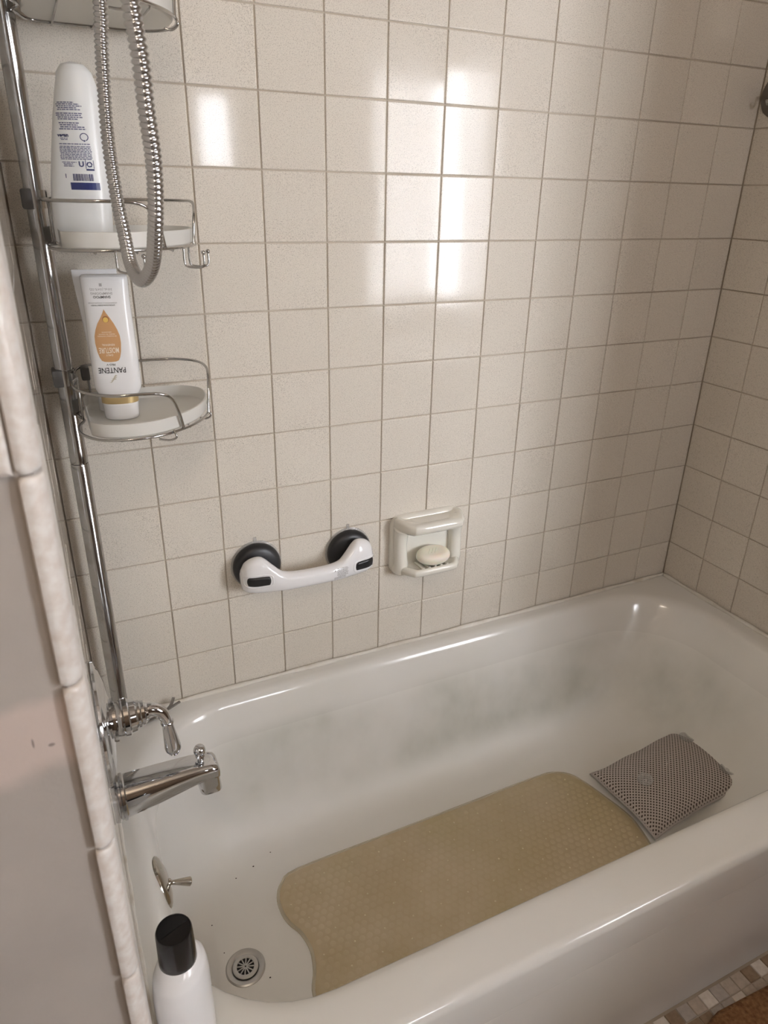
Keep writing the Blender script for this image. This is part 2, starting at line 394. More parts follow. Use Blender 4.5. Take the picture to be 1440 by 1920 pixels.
bm = bmesh.new(); tube(bm, [(1.03, YR+0.07, 1.572), (2.05, YR+0.07, 1.572)], 0.009, 12); obj('rod', bm, M_FRAME, rod)
for xx in (1.06, 2.02):
    bm = bmesh.new(); box(bm, (xx-0.008, YR, 1.56), (xx+0.008, YR+0.08, 1.584), 0.002, 1); obj('bracket', bm, M_FRAME, rod, smooth=False)
# unseen cabinet added between window and tub to keep daylight off the apron
M_WOOD = mat('dark_wood', (0.14, 0.08, 0.045), 0.5)
cb = thing('light_block_cabinet', 'unseen dark brown cabinet added right of the frame to shade the tub apron', 'cabinet', (0.93, -1.42, ZF))
bm = bmesh.new(); box(bm, (0.50, -1.65, ZF+0.06), (1.36, -1.19, 0.20), 0.003, 2); box(bm, (0.53, -1.62, ZF), (1.33, -1.22, ZF+0.062)); obj('carcass', bm, M_WOOD, cb, auto=40)
bm = bmesh.new(); box(bm, (0.48, -1.67, 0.20), (1.38, -1.17, 0.225), 0.004, 2); obj('top', bm, M_WOOD, cb, auto=40)
for k in range(2):
    bm = bmesh.new(); box(bm, (0.485, -1.645+0.23*k, ZF+0.08), (0.50, -1.425+0.23*k, 0.185), 0.003, 2); dd = obj('door', bm, M_WOOD, cb, auto=40)
    bm = bmesh.new(); lathe(bm, [(0.006, 0), (0.006, -0.012), (0.012, -0.018), (0.009, -0.026), (0, -0.028)], (0.485, -1.445+0.05*k, 0.0), 'x', 20); bmesh.ops.reverse_faces(bm, faces=bm.faces); obj('knob', bm, M_NICKEL, dd)
# unseen brown curtain and rod, added to shade and warm the right side
M_BCURT = mat('brown_fabric', (0.24, 0.145, 0.08), 0.8)
sr = thing('added_shade_curtain_rod', 'unseen chrome rod above the frame, added to carry the shading curtain', 'curtain rod', (0.14, -0.80, 1.52))
bm = bmesh.new(); tube(bm, [(XL, -0.80, 1.53), (XR, -0.80, 1.53)], 0.0125, 20); obj('rod', bm, M_CHROME, sr)
for xx, sg in ((XL, 1), (XR, -1)):
    bm = bmesh.new(); lathe(bm, [(0.028, 0), (0.028, 0.004*sg), (0.017, 0.016*sg)], (xx, -0.80, 1.53), 'x', 28)
    if sg < 0: bmesh.ops.reverse_faces(bm, faces=bm.faces)
    obj('end_cap', bm, M_CHROME, sr, auto=40)
scn = thing('added_shade_curtain', 'unseen brown curtain added right of the frame to shade the foot end of the tub', 'curtain', (0.81, -0.80, -0.33))
bm = bmesh.new(); rows = []
for j in range(14):
    z = -0.33+(1.5165+0.33)*j/13; row = []
    for i in range(121):
        q = i/120; row.append(bm.verts.new((0.765+0.085*q+0.004*math.sin(j*0.8+q*7), -0.80+0.045*math.sin(q*14*PI+0.3*math.sin(j*0.6)), z)))
    rows.append(row)
for A, B in zip(rows, rows[1:]):
    for i in range(120): bm.faces.new((A[i], A[i+1], B[i+1], B[i]))
obj('fabric', bm, M_BCURT, scn)

# lamp on the far left wall, beside the camera
LX, LY, LZ = -0.70, -1.60, 1.58
lamp = thing('wall_lamp', 'round glass globe wall lamp on the left wall behind the viewer', 'lamp', (XW, LY, LZ))
bm = bmesh.new(); lathe(bm, [(0.055, 0), (0.055, 0.012), (0.03, 0.02), (0.018, 0.025), (0.018, LX-XW-0.06), (0.035, LX-XW-0.05)], (XW, LY, LZ), 'x', 32); obj('base', bm, M_FRAME, lamp, auto=40)
bm = bmesh.new(); r = bmesh.ops.create_uvsphere(bm, u_segments=32, v_segments=20, radius=0.065)
for v in r['verts']: v.co += Vector((LX, LY, LZ))
obj('globe', bm, M_LAMP, lamp)

# wall tiles --------------------------------------------------------
def tile_mesh(name, m, hx, hy, thick=0.003, soft=0.0018):
    rings = [(0.0, -thick, 80), (0.0001, -0.0011, 65), (soft*0.35, -0.0003, 35), (soft, 0.0, 0)]
    vs, no, fs = [], [], []
    for ins, z, tilt in rings:
        for sx_, sy_ in ((-1, -1), (1, -1), (1, 1), (-1, 1)):
            vs.append((sx_*(hx-ins), sy_*(hy-ins), z))
            a = math.radians(tilt); no.append((sx_*math.sin(a)*0.7071, sy_*math.sin(a)*0.7071, math.cos(a)))
    for i in range(3):
        for k in range(4):
            a = 4*i+k; b_ = 4*i+(k+1) % 4; fs.append((a, b_, b_+4, a+4))
    fs.append((12, 13, 14, 15))
    me = bpy.data.meshes.new(name); me.from_pydata(vs, [], fs); me.materials.append(m)
    me.polygons.foreach_set('use_smooth', [True]*len(me.polygons))
    # edge faces shade like a round shoulder, the middle stays flat
    loops = []
    for p in me.polygons:
        for li in p.loop_indices:
            v = me.loops[li].vertex_index; n = Vector(no[v])
            if p.index < 12:
                k = p.index % 4; d = [Vector((0, -1, 0)), Vector((1, 0, 0)), Vector((0, 1, 0)), Vector((-1, 0, 0))][k]
                a = math.radians(rings[v//4][2]); n = d*math.sin(a)+Vector((0, 0, math.cos(a)))
            loops.append(n.normalized())
    me.normals_split_custom_set(loops)
    return me
HT = T/2-0.0011
ME_TILE = tile_mesh('tile', M_TILE, HT, HT)
def place_tile(parent, origin, rot, scale=(1, 1), me=ME_TILE, tilt=0.22, name='tile'):
    o = bpy.data.objects.new(name, me); COL.objects.link(o); o.parent = parent
    e = Matrix.Rotation(math.radians(random.gauss(0, tilt)), 4, 'X') @ Matrix.Rotation(math.radians(random.gauss(0, tilt)), 4, 'Y')
    M4 = Matrix.Translation(Vector(origin)-org_of(parent)) @ rot @ e @ Matrix.Diagonal((scale[0], scale[1], 1, 1))
    o.matrix_local = M4
    return o
RB = Matrix.Rotation(PI/2, 4, 'X')                                 # faces -y
RR = Matrix(((0, 0, -1, 0), (-1, 0, 0, 0), (0, 1, 0, 0), (0, 0, 0, 1)))   # faces -x: local x -> -y, y -> z
RL = Matrix(((0, 0, 1, 0), (1, 0, 0, 0), (0, 1, 0, 0), (0, 0, 0, 1)))     # faces +x
NROW = 14
for r in range(-1, NROW):
    zc_ = (r+0.5)*T
    for c_ in range(-6, 8):
        x0, x1 = max(c_*T, XL+0.001), min((c_+1)*T, XR)
        if x1-x0 < 0.01: continue
        place_tile(wall_back, ((x0+x1)/2, 0.0, zc_), RB, ((x1-x0)/T, 1))
    for k in range(8):
        y0 = 0.0 if k == 0 else -(1.032+(k-1))*T
        y1 = -(1.032+k)*T
        place_tile(wall_right, (XR, (y0+y1)/2, zc_), RR, ((y0-y1)/T, 1))
    for k in range(6):
        place_tile(wall_left, (XL, -(k+0.5)*T, zc_), RL)
# bullnose column and the tiles on the end of the partition
BZ = [0.689+0.1525*k for k in range(-7, 9)]
for z in BZ:
    bm = bmesh.new(); prof = []
    x1, y0 = -0.5885, -0.7765
    rad = 0.0115
    prof = [(-0.6035, -0.7615), (-0.6035, -0.7735), (-0.6028, -0.7755)]
    for k in range(9):
        a = -PI/2+PI/2*k/8; prof.append((x1-rad+rad*math.cos(a), y0+rad+rad*math.sin(a)))
    prof += [(x1-0.0008, -0.6605), (x1-0.003, -0.6595), (-0.5945, -0.6595), (-0.5945, -0.7615)]
    dz = 0.1525; jig = random.uniform(-0.0006, 0.0006)
    rings = []
    for zz, s in ((0.0012, 0.0016), (0.0026, 0.0004), (0.006, 0), (dz-0.006, 0), (dz-0.0026, 0.0004), (dz-0.0012, 0.0016)):
        cx, cy = -0.5955, -0.72
        rings.append([Vector((p[0]+(cx-p[0])*s/0.007+jig, p[1]+(s if p[1] < -0.76 else 0), z+zz)) for p in prof])
    loft(bm, rings)
    obj('bullnose_tile', bm, M_BULL, wall_left, auto=50)
ME_FACE = tile_mesh('face_tile', M_BULL, 0.0755, 0.0755, 0.006, 0.004)
for k, z in enumerate(BZ):
    if z < 0.68: continue
    for j in range(2):
        place_tile(wall_left, (-0.6045-0.0762-j*0.1525, -0.7750, z+0.07625), RB, me=ME_FACE, tilt=0.3)

# floor mosaic -------------------------------------------------------
MT = 0.0265
ME_MOS = [tile_mesh('mosaic_tile', mm, MT/2-0.001, MT/2-0.001, 0.003, 0.0012) for mm in M_MOS]
cnt = 0; far = bmesh.new(); far2 = []
for i in range(0, 46):
    for j in range(0, 12):
        x = -0.30+(i+0.5)*MT; y = -0.7445-(j+0.5)*MT
        me = ME_MOS[random.choices([0, 1, 2, 3], [3, 2, 3, 2])[0]]
        if cnt < 290 and j < 8 and x > -0.05:
            place_tile(floor, (x, y, ZF+0.0015), Matrix.Identity(4), me=me, tilt=0.5); cnt += 1
        else: far2.append((x, y, me.materials[0]))
bm = bmesh.new()
for x, y, mm in far2:
    vs = box(bm, (x-MT/2+0.001, y-MT/2+0.001, ZF-0.001), (x+MT/2-0.001, y+MT/2-0.001, ZF+0.0015))
    for f_ in {f_ for v in vs for f_ in v.link_faces}: f_.material_index = M_MOS.index(mm)
o = obj('mosaic_tiles', bm, M_MOS, floor, smooth=False); o['kind'] = 'stuff'
rug = thing('bath_rug', 'rusty brown bath rug on the mosaic floor in front of the tub', 'rug', (0.45, -0.97, ZF))
bm = bmesh.new()
def rugring(ins, z):
    out = []
    for p in rrect(0.17+ins, 0.85-ins, -1.16+ins, -0.783-ins, 0.12, z, 12, 8):
        s = (p.x-0.30)/0.5
        out.append(Vector((p.x, p.y-(0.03*max(0, s)**1.5 if p.y > -1 else 0)+0.0015*math.sin(p.x*90), z)))
    return out
loft(bm, [rugring(0.004, ZF+0.0025), rugring(0, ZF+0.007), rugring(0.003, ZF+0.013), rugring(0.012, ZF+0.0165), rugring(0.05, ZF+0.0175)])
obj('pile', bm, M_RUG, rug)

# ------------------------------------------------------------------ bathtub
tub = thing('bathtub', 'white enamelled alcove bathtub with stained interior and plain apron', 'bathtub', (0.14, -0.372, ZF))
bm = bmesh.new()
X0, X1, Y0, Y1 = -0.553, 0.812, -0.657, -0.048
DX0, DX1, DY0, DY1 = 0.045, 0.20, 0.052, 0.085
FR = -0.745
rings = []
def oring(ins, z, front=None):
    return rrect(XL+ins, XR-ins, FR+(ins if front is None else front), -0.0006-ins, 0.006, z, 10, 10)
rings.append(oring(0, ZF+0.001, 0.004)); rings.append(oring(0, -0.374, 0.003)); rings.append(oring(0, -0.362, 0.0)); rings.append(oring(0, -0.3, 0.0)); rings.append(oring(0, -0.15, 0.0))
for a in range(0, 7):
    t = PI/2*a/6; rr_ = 0.015
    rings.append(oring(0.0, -0.115+rr_*math.sin(t), rr_*(1-math.cos(t))))
prof = [(-0.0995, -0.022, 0), (-0.1005, -0.014, 0), (-0.1035, -0.007, 0), (-0.109, -0.002, 0), (-0.117, 0.002, 0), (-0.130, 0.0055, 0.02), (-0.15, 0.008, 0.06), (-0.18, 0.009, 0.15), (-0.21, 0.008, 0.25), (-0.24, 0.006, 0.36), (-0.27, 0.004, 0.47), (-0.30, 0.0, 0.59), (-0.325, 0, 0.69), (-0.347, 0.002, 0.80), (-0.364, 0.004, 0.91), (-0.377, 0.008, 1.0), (-0.387, 0.013, 1.08), (-0.3945, 0.019, 1.16), (-0.3985, 0.025, 1.22), (-0.400, 0.030, 1.26)]
def bring(z, e, s):
    r = 0.19+0.02*s-0.35*e
    return rrect(X0+DX0*s+e, X1-DX1*s-e, Y0+DY0*s+e, Y1-DY1*s-e, max(0.06, r-0.045*s), z, 10, 10)
for z, e, s in prof: rings.append(bring(z, e, s))
RV = loft(bm, rings, caps=False)
# floor of the tub, with an opening for the drain left to the drain body (drawn on top)
last = [v.co.copy() for v in RV[-1]]; cc = Vector((0.03, -0.40, -0.4))
inner = [[bm.verts.new(Vector((cc.x+(p.x-cc.x)*k, cc.y+(p.y-cc.y)*k, -0.4))) for p in last] for k in (0.9, 0.6, 0.3)]
for A_, B_ in zip([RV[-1]]+inner, inner):
    for k in range(len(A_)): bm.faces.new((A_[k], A_[(k+1) % len(A_)], B_[(k+1) % len(A_)], B_[k]))
ctr = bm.verts.new(cc)
for k in range(len(last)): bm.faces.new((inner[-1][k], inner[-1][(k+1) % len(last)], ctr))
obj('tub_shell', bm, M_TUB, tub, auto=75)
# caulk beads
bm = bmesh.new()
def bead(pts, r):
    pts = smooth_path(pts, 14); rnd = random.Random(3)
    rad = [r*(1+0.25*math.sin(i*0.9)+0.2*rnd.random()) for i in range(len(pts))]
    tube(bm, pts, rad, 8)
bead([(XL+0.02, -0.0062, -0.0985), (-0.2, -0.0062, -0.0975), (0.2, -0.0062, -0.0985), (0.6, -0.0062, -0.0975), (XR-0.008, -0.0062, -0.0965)], 0.0042)
bead([(XL+0.001, -0.003, -0.099), (XL+0.001, -0.25, -0.099), (XL+0.001, -0.5, -0.099), (XL+0.001, -0.725, -0.100)], 0.003)
bead([(XR-0.0065, -0.008, -0.097), (XR-0.0065, -0.25, -0.0975), (XR-0.0065, -0.5, -0.0975), (XR-0.0065, -0.72, -0.098)], 0.0044)
obj('caulk_bead', bm, M_CAULK, tub)
# drain
DC = Vector((-0.432, -0.390, -0.400))
bm = bmesh.new(); lathe(bm, [(0.0345, 0), (0.0345, 0.0012), (0.032, 0.0028), (0.026, 0.0022), (0.0235, 0.0006), (0.0235, 0.0002)], DC, 'z', 48)
dr = obj('drain_flange', bm, M_STEEL, tub, auto=35)
bm = bmesh.new(); lathe(bm, [(0.0232, 0.0006), (0.0, 0.0006)], DC, 'z', 32, close=False); obj('drain_opening', bm, M_DARK, dr)
bm = bmesh.new()
lathe(bm, [(0.0150, 0.0018), (0.0150, 0.0034), (0.0160, 0.0040), (0.0205, 0.0038), (0.0222, 0.0030), (0.0222, 0.0012)], DC, 'z', 48, close=False)
lathe(bm, [(0.0040, 0.0018), (0.0040, 0.0034), (0.0016, 0.0034), (0.0016, 0.0015)], DC, 'z', 20, close=False)
for k in range(12):
    a = 2*PI*k/12+0.2
    Mx = Matrix.Translation(DC) @ Matrix.Rotation(a, 4, 'Z')
    box(bm, (0.0032, -0.0010, 0.0018), (0.0155, 0.0010, 0.0034), M=Mx)
obj('strainer', bm, M_STEEL, dr, auto=35)
# overflow plate with trip lever
def basis(n):
    n = Vector(n).normalized(); u = Vector((0, 1, 0)); v = n.cross(u).normalized(); return (u, v, n)
oc = Vector((-0.5465, -0.370, -0.150)); ob = basis((1, 0, 0.17))
bm = bmesh.new(); lathe(bm, [(0.041, -0.004), (0.041, 0.003), (0.0395, 0.0055), (0.034, 0.0085), (0.022, 0.0115), (0.010, 0.0125), (0.0, 0.0128)], oc, ob, 48)
ov = obj('overflow_plate', bm, M_NICKEL, tub, auto=40)
bm = bmesh.new(); lathe(bm, [(0.0065, 0.010), (0.0065, 0.014), (0.0045, 0.016), (0.0035, 0.018), (0.0040, 0.022), (0.0068, 0.042), (0.0072, 0.046), (0.006, 0.0475), (0, 0.048)], oc-ob[1]*0.0, basis((1, -0.05, -0.36)), 24)
obj('trip_lever', bm, M_NICKEL, ov, auto=40)
for s in (-1, 1):
    bm = bmesh.new(); lathe(bm, [(0.0035, 0.006), (0.0035, 0.0085), (0.002, 0.0095), (0, 0.0096)], oc+ob[1]*0.030*s, ob, 16); obj('screw', bm, M_NICKEL, ov)
# crumbs of dirt
bm = bmesh.new()
for x, y in [(-0.323, -0.181), (-0.402, -0.209), (-0.489, -0.248), (-0.468, -0.29), (-0.46, -0.351), (-0.398, -0.425), (-0.364, -0.199)]:
    r = bmesh.ops.create_icosphere(bm, subdivisions=1, radius=random.uniform(0.0009, 0.0016))
    zf = -0.3995 if y < -0.2 and x > -0.44 else -0.3965
    for v in r['verts']: v.co = Vector((v.co.x*1.3, v.co.y, v.co.z*0.6))+Vector((x, y, zf))
o = obj('dirt_crumbs', bm, M_CRUMB, None, loc=(-0.42, -0.3, -0.4), cat='dirt', label='dark dirt crumbs scattered on the tub floor near the drain'); o['kind'] = 'stuff'

# ------------------------------------------------------------------ bath mat
bmat = thing('bath_mat', 'yellowed translucent vinyl anti-slip mat with bubbles on the tub floor', 'bath mat', (0.03, -0.41, -0.40))
def mat_outline(ins):
    P_ = [(-0.285, -0.238), (-0.1, -0.2365), (0.1, -0.2355), (0.30, -0.2345), (0.352, -0.240), (0.385, -0.262), (0.402, -0.30), (0.412, -0.34), (0.425, -0.40), (0.425, -0.44), (0.412, -0.50), (0.402, -0.54), (0.385, -0.565), (0.352, -0.578), (0.1, -0.58), (-0.1, -0.58), (-0.27, -0.578), (-0.315, -0.562), (-0.338, -0.535), (-0.343, -0.505), (-0.340, -0.475), (-0.327, -0.445), (-0.320, -0.41), (-0.325, -0.375), (-0.339, -0.345), (-0.345, -0.315), (-0.342, -0.283), (-0.325, -0.256)]
    q = smooth_path([(a, b_, 0) for a, b_ in P_], 4, True)
    out = []
    for i, p in enumerate(q):
        t = (q[(i+1) % len(q)]-q[i-1]).normalized(); nrm = Vector((t.y, -t.x, 0))
        out.append(p-nrm*(-ins)+Vector((0, 0, 0)))
    return out
def mring(ins, z): return [Vector((p.x, p.y, z)) for p in mat_outline(ins)]
bm = bmesh.new(); loft(bm, [mring(0.006, -0.3992), mring(0.006, -0.3962), mring(0.0075, -0.3955)]); obj('sheet', bm, M_MAT, bmat, auto=50)
bm = bmesh.new()
A_, B_, C_, D_ = (mring(i, z) for i, z in ((0.0, -0.3992), (0.0005, -0.3970), (0.002, -0.3962), (0.0058, -0.3961)))
loft(bm, [A_, B_, C_, D_], caps=False); obj('edge_border', bm, M_MATE, bmat)
# bubbles
from math import hypot
poly = [(p.x, p.y) for p in mat_outline(0.017)]
def inside(x, y):
    c_ = False; n = len(poly); j = n-1
    for i in range(n):
        xi, yi = poly[i]; xj, yj = poly[j]
        if (yi > y) != (yj > y) and x < (xj-xi)*(y-yi)/(yj-yi)+xi: c_ = not c_
        j = i
    return c_
bm = bmesh.new(); st = bmesh.new(); sp = 0.0150
def dome(bm, x, y, z, r, h, seg=10):
    lathe(bm, [(r, 0), (r*0.9, h*0.5), (r*0.6, h*0.9), (0, h)], (x, y, z), 'z', seg, close=False)
row = 0; y = -0.585
while y < -0.23:
    x = -0.36+(sp/2 if row % 2 else 0); ci = 0
    while x < 0.43:
        if inside(x, y):
            if row % 3 == 0 and (ci+(row//3) % 2*2) % 4 == 0: dome(st, x, y, -0.3956, 0.0021, 0.0016, 8)
            else: dome(bm, x, y, -0.3956, 0.0060, 0.0003)
        x += sp; ci += 1
    y += sp*0.866; row += 1
o = obj('bubbles', bm, M_MATC, bmat); o['kind'] = 'stuff'
o = obj('glint_studs', st, M_GLINT, bmat); o['kind'] = 'stuff'

# ------------------------------------------------------------------ bath pillow
pil = thing('bath_pillow', 'grey mesh bath pillow lying in the sloped end of the tub', 'pillow', (0.55, -0.39, -0.39))
PM = Matrix.Translation((0.557, -0.392, -0.3650)) @ Matrix.Rotation(math.radians(-6), 4, 'Y') @ Matrix.Rotation(math.radians(1.5), 4, 'Z')
PL, PW = 0.141, 0.099
bm = bmesh.new(); uvl = bm.loops.layers.uv.new('uv'); n = 36
def ppt(u, v, side):
    e = (1-abs(u)**2.6)*(1-abs(v)**2.6)
    cx = 1-0.07*(1-abs(v)**2)*0 - 0.05*(1-v*v)*abs(u)**3; cy = 1-0.07*(1-u*u)*abs(v)**3
    h = (0.036 if side > 0 else 0.016)*max(0, e)**0.48
    return PM @ Vector((u*PL*cx, v*PW*cy, side*h+0.0015*math.sin(u*9+v*5)*(1-e)))
grid = [[bm.verts.new(ppt(-1+2*i/n, -1+2*j/n, 1)) for i in range(n+1)] for j in range(n+1)]
for j in range(n):
    for i in range(n):
        f_ = bm.faces.new((grid[j][i], grid[j][i+1], grid[j+1][i+1], grid[j+1][i]))
        for l, (a, c_) in zip(f_.loops, ((i, j), (i+1, j), (i+1, j+1), (i, j+1))): l[uvl].uv = (a/n*PL*2, c_/n*PW*2)
obj('mesh_cover', bm, M_PILLOW, pil)
bm = bmesh.new()
grid = [[bm.verts.new(ppt(-1+2*i/n, -1+2*j/n, -1)) for i in range(n+1)] for j in range(n+1)]
for j in range(n):
    for i in range(n): bm.faces.new((grid[j+1][i], grid[j+1][i+1], grid[j][i+1], grid[j][i]))
obj('backing', bm, M_PILLOWB, pil)
edge = [(-1+2*i/n, -1) for i in range(n)]+[(1, -1+2*i/n) for i in range(n)]+[(1-2*i/n, 1) for i in range(n)]+[(-1, 1-2*i/n) for i in range(n)]
bm = bmesh.new(); tube(bm, [ppt(u, v, 0)-Vector((0, 0, 0.001)) for u, v in edge], 0.0028, 8, closed=True); obj('piping', bm, M_PILLOWB, pil)
for u, v in ((-0.52, 0.02), (0.78, 0.52), (0.80, -0.62)):
    p = ppt(u, v, 1); bm = bmesh.new()
    lathe(bm, [(0.004, -0.004), (0.005, 0.0015), (0.0165, 0.0035), (0.0172, 0.0045), (0.0165, 0.0050), (0.006, 0.0036), (0.004, 0.0052), (0, 0.0055)], p, basis(PM.to_3x3() @ Vector((u*0.25, v*0.25, 1))), 28)
    obj('suction_cup', bm, M_CLEAR, pil, label='clear suction cup')

# ------------------------------------------------------------------ corner caddy
PX, PY = -0.5555, -0.050
cad = thing('shower_caddy', 'tall chrome corner caddy pole with three wire shelves beside the tiled wall', 'shower caddy', (PX, PY, -0.099))
bm = bmesh.new(); lathe(bm, [(0.0165, 0.0), (0.0165, 0.012), (0.0138, 0.016), (0.0138, 0.541), (0.0130, 0.543), (0.0105, 0.5432), (0.0105, 0.53)], (PX, PY, -0.0985), 'z', 32)
obj('lower_pole', bm, M_POLE, cad, auto=40)
bm = bmesh.new(); lathe(bm, [(0.0112, 0.43), (0.0112, 0.445), (0.0134, 0.446), (0.0134, 0.468), (0.0128, 0.47), (0.0128, 1.93), (0.017, 1.935), (0.017, 1.955), (0, 1.9551)], (PX, PY, 0), 'z', 32)
up = obj('upper_pole', bm, M_POLE, cad, auto=40)
RB_ = 0.0021
ring_xy = [(-0.546, -0.070), (-0.540, -0.100), (-0.549, -0.130), (-0.549, -0.165), (-0.535, -0.197), (-0.512, -0.215), (-0.475, -0.221), (-0.440, -0.213), (-0.405, -0.190), (-0.375, -0.155), (-0.357, -0.115), (-0.350, -0.075), (-0.357, -0.040), (-0.385, -0.017), (-0.43, -0.012), (-0.49, -0.012), (-0.525, -0.016), (-0.535, -0.030), (-0.540, -0.048)]
def make_shelf(z, hooks, rail):
    ring = smooth_path([(x, y, z) for x, y in ring_xy], 5, True)
    bm = bmesh.new(); tube(bm, ring, RB_, 8, closed=True)
    # cross wires under the tray
    for xx in (-0.50, -0.45, -0.40):
        yf = {-0.50: -0.217, -0.45: -0.216, -0.40: -0.186}[xx]
        tube(bm, [(xx, -0.0125, z), (xx, -0.016, z-0.004), (xx, yf+0.006, z-0.004), (xx, yf, z)], 0.0014, 6)
    fr = obj('wire_shelf', bm, M_WIRE, cad)
    # front rail and back rail
    bm = bmesh.new(); zt = z+rail
    tube(bm, smooth_path([(-0.412, -0.196, z), (-0.418, -0.205, z+0.028), (-0.428, -0.220, zt-0.012), (-0.444, -0.2275, zt-0.002), (-0.47, -0.2275, zt), (-0.503, -0.224, zt), (-0.530, -0.203, zt), (-0.546, -0.170, zt), (-0.549, -0.130, zt), (-0.541, -0.100, zt), (-0.543, -0.072, zt)], 6), RB_, 8)
    tube(bm, smooth_path([(-0.543, -0.072, zt), (-0.538, -0.040, zt), (-0.52, -0.016, zt), (-0.47, -0.012, zt), (-0.42, -0.012, zt), (-0.385, -0.018, zt), (-0.358, -0.045, zt), (-0.351, -0.085, zt-0.001), (-0.353, -0.108, zt-0.010), (-0.357, -0.122, z+0.035), (-0.360, -0.126, z+0.012), (-0.361, -0.129, z)], 6), RB_, 8)
    for p in ((-0.541, -0.078), (-0.541, -0.098), (-0.522, -0.0165)):
        tube(bm, [(p[0], p[1], z), (p[0], p[1], zt)], 0.0016, 6)
    obj('guard_rail', bm, M_WIRE, fr)
    # plastic tray
    def tr_ring(ins, zz):
        c0 = Vector((-0.455, -0.115, 0)); out = []
        for p in smooth_path([(x, y, 0) for x, y in ring_xy], 5, True):
            d = (p-c0); d.z = 0; L = d.length; q = c0+d*((L-ins-0.004)/L); out.append(Vector((max(q.x, -0.536), q.y, zz)))
        return out
    bm = bmesh.new()
    loft(bm, [tr_ring(0.012, z-0.0005), tr_ring(0.004, z), tr_ring(0.001, z+0.003), tr_ring(-0.0005, z+0.021), tr_ring(0.0018, z+0.0215), tr_ring(0.0040, z+0.005), tr_ring(0.008, z+0.0025), tr_ring(0.03, z+0.0022)])
    obj('tray', bm, M_TRAY, fr, auto=35, label='frosted white plastic tray')
    # clamp
    bm = bmesh.new(); zc_ = z+0.056
    box(bm, (PX-0.0175, PY-0.016, zc_-0.013), (PX-0.002, PY+0.016, zc_+0.013), 0.003, 2)
    cl = obj('clamp', bm, M_GREYPL, fr, auto=40)
    bm = bmesh.new(); box(bm, (-0.532, -0.045, zc_-0.010), (-0.520, -0.020, zc_+0.010), 0.002, 2)
    obj('clamp_block', bm, M_GREYPL, fr, auto=40)
    bm = bmesh.new()
    lathe(bm, [(0.0138, -0.0115), (0.0157, -0.0115), (0.0157, 0.0115), (0.0138, 0.0115)], (PX, PY, zc_), 'z', 28, close=False)
    obj('clamp_band', bm, M_WIRE, fr, auto=40)
    if hooks:
        for (hx, hy, dx, dy) in ((-0.386, -0.181, 0.024, -0.010), (-0.377, -0.170, 0.026, 0.002), (-0.478, -0.228, 0.014, -0.020), (-0.466, -0.224, 0.020, -0.012)):
            bm = bmesh.new()
            pts = smooth_path([(hx, hy, z), (hx, hy, z-0.018), (hx+dx*0.15, hy+dy*0.15, z-0.024), (hx+dx*0.8, hy+dy*0.8, z-0.025), (hx+dx, hy+dy, z-0.021), (hx+dx, hy+dy, z-0.008)], 5)
            tube(bm, pts, 0.0015, 8)
            r = bmesh.ops.create_uvsphere(bm, u_segments=12, v_segments=8, radius=0.0030)
            for v in r['verts']: v.co += Vector((hx+dx, hy+dy, z-0.006))
            obj('hook', bm, M_WIRE, fr)
    else:
        for (hx, hy, dx, dy) in ((-0.428, -0.208, -0.020, 0.010), (-0.3585, -0.118, -0.014, 0.004)):
            bm = bmesh.new()
            tube(bm, smooth_path([(hx-0.001, hy-0.002, z+0.004), (hx+0.002, hy-0.005, z-0.006), (hx+dx*0.3, hy+dy*0.3, z-0.012), (hx+dx, hy+dy, z-0.011)], 5), 0.0016, 8)
            obj('hook', bm, M_WIRE, fr)
for z_, h_, r_ in ((0.527, False, 0.064), (0.773, True, 0.0565), (1.043, False, 0.060)): make_shelf(z_, h_, r_)

# ------------------------------------------------------------------ bottles
def sect(w_, d_, n_, k, seg=48):
    a = 2*PI*k/seg; c_, s = math.cos(a), math.sin(a); e = 2/n_
    return (w_*math.copysign(abs(c_)**e, c_), d_*math.copysign(abs(s)**e, s))
def interp(prof, z):
    for a, b_ in zip(prof, prof[1:]):
        if a[0] <= z <= b_[0]:
            t = (z-a[0])/(b_[0]-a[0]+1e-9); t2 = t
            return [a[i]+(b_[i]-a[i])*t2 for i in range(len(a))]
    return list(prof[-1] if z > prof[-1][0] else prof[0])
def bottle_body(bm, prof, M4, seg=48):
    """prof rows: z, half width, half depth, exponent, x offset, y offset"""
    rings = []
    for z, w_, d_, n_, ox, oy in prof:
        rings.append([M4 @ Vector((sect(w_, d_, n_, k, seg)[0]+ox, sect(w_, d_, n_, k, seg)[1]+oy, z)) for k in range(seg)])
    loft(bm, rings)
def front_pt(prof, x, z, M4, lift=0.0003):
    _, w_, d_, n_, ox, oy = interp(prof, z)
    u = max(-0.999, min(0.999, (x-ox)/w_)); y = -d_*(1-abs(u)**n_)**(1/n_)+oy-lift
    return M4 @ Vector((x, y, z))
def dense(prof, n=5):
    out = []
    L = len(prof); g = lambda i: prof[max(0, min(L-1, i))]
    for i in range(L-1):
        for k in range(n):
            t = k/n; p0, p1, p2, p3 = g(i-1), g(i), g(i+1), g(i+2)
            out.append(tuple(p1[j]+(p2[j]-p1[j])*t if j == 0 else 0.5*((2*p1[j])+(p2[j]-p0[j])*t+(2*p0[j]-5*p1[j]+4*p2[j]-p3[j])*t*t+(3*p1[j]-p0[j]-3*p2[j]+p3[j])*t**3) for j in range(len(p1))))
    out.append(prof[-1]); return out
def label_bm(shapes, f):
    """shapes: list of polygons [(x, z)...]; f maps to the surface. long edges are split so they follow the curve."""
    bm = bmesh.new()
    for p in shapes:
        vs = [bm.verts.new((a, b_, 0)) for a, b_ in p]
        bm.faces.new(vs)
    return bm
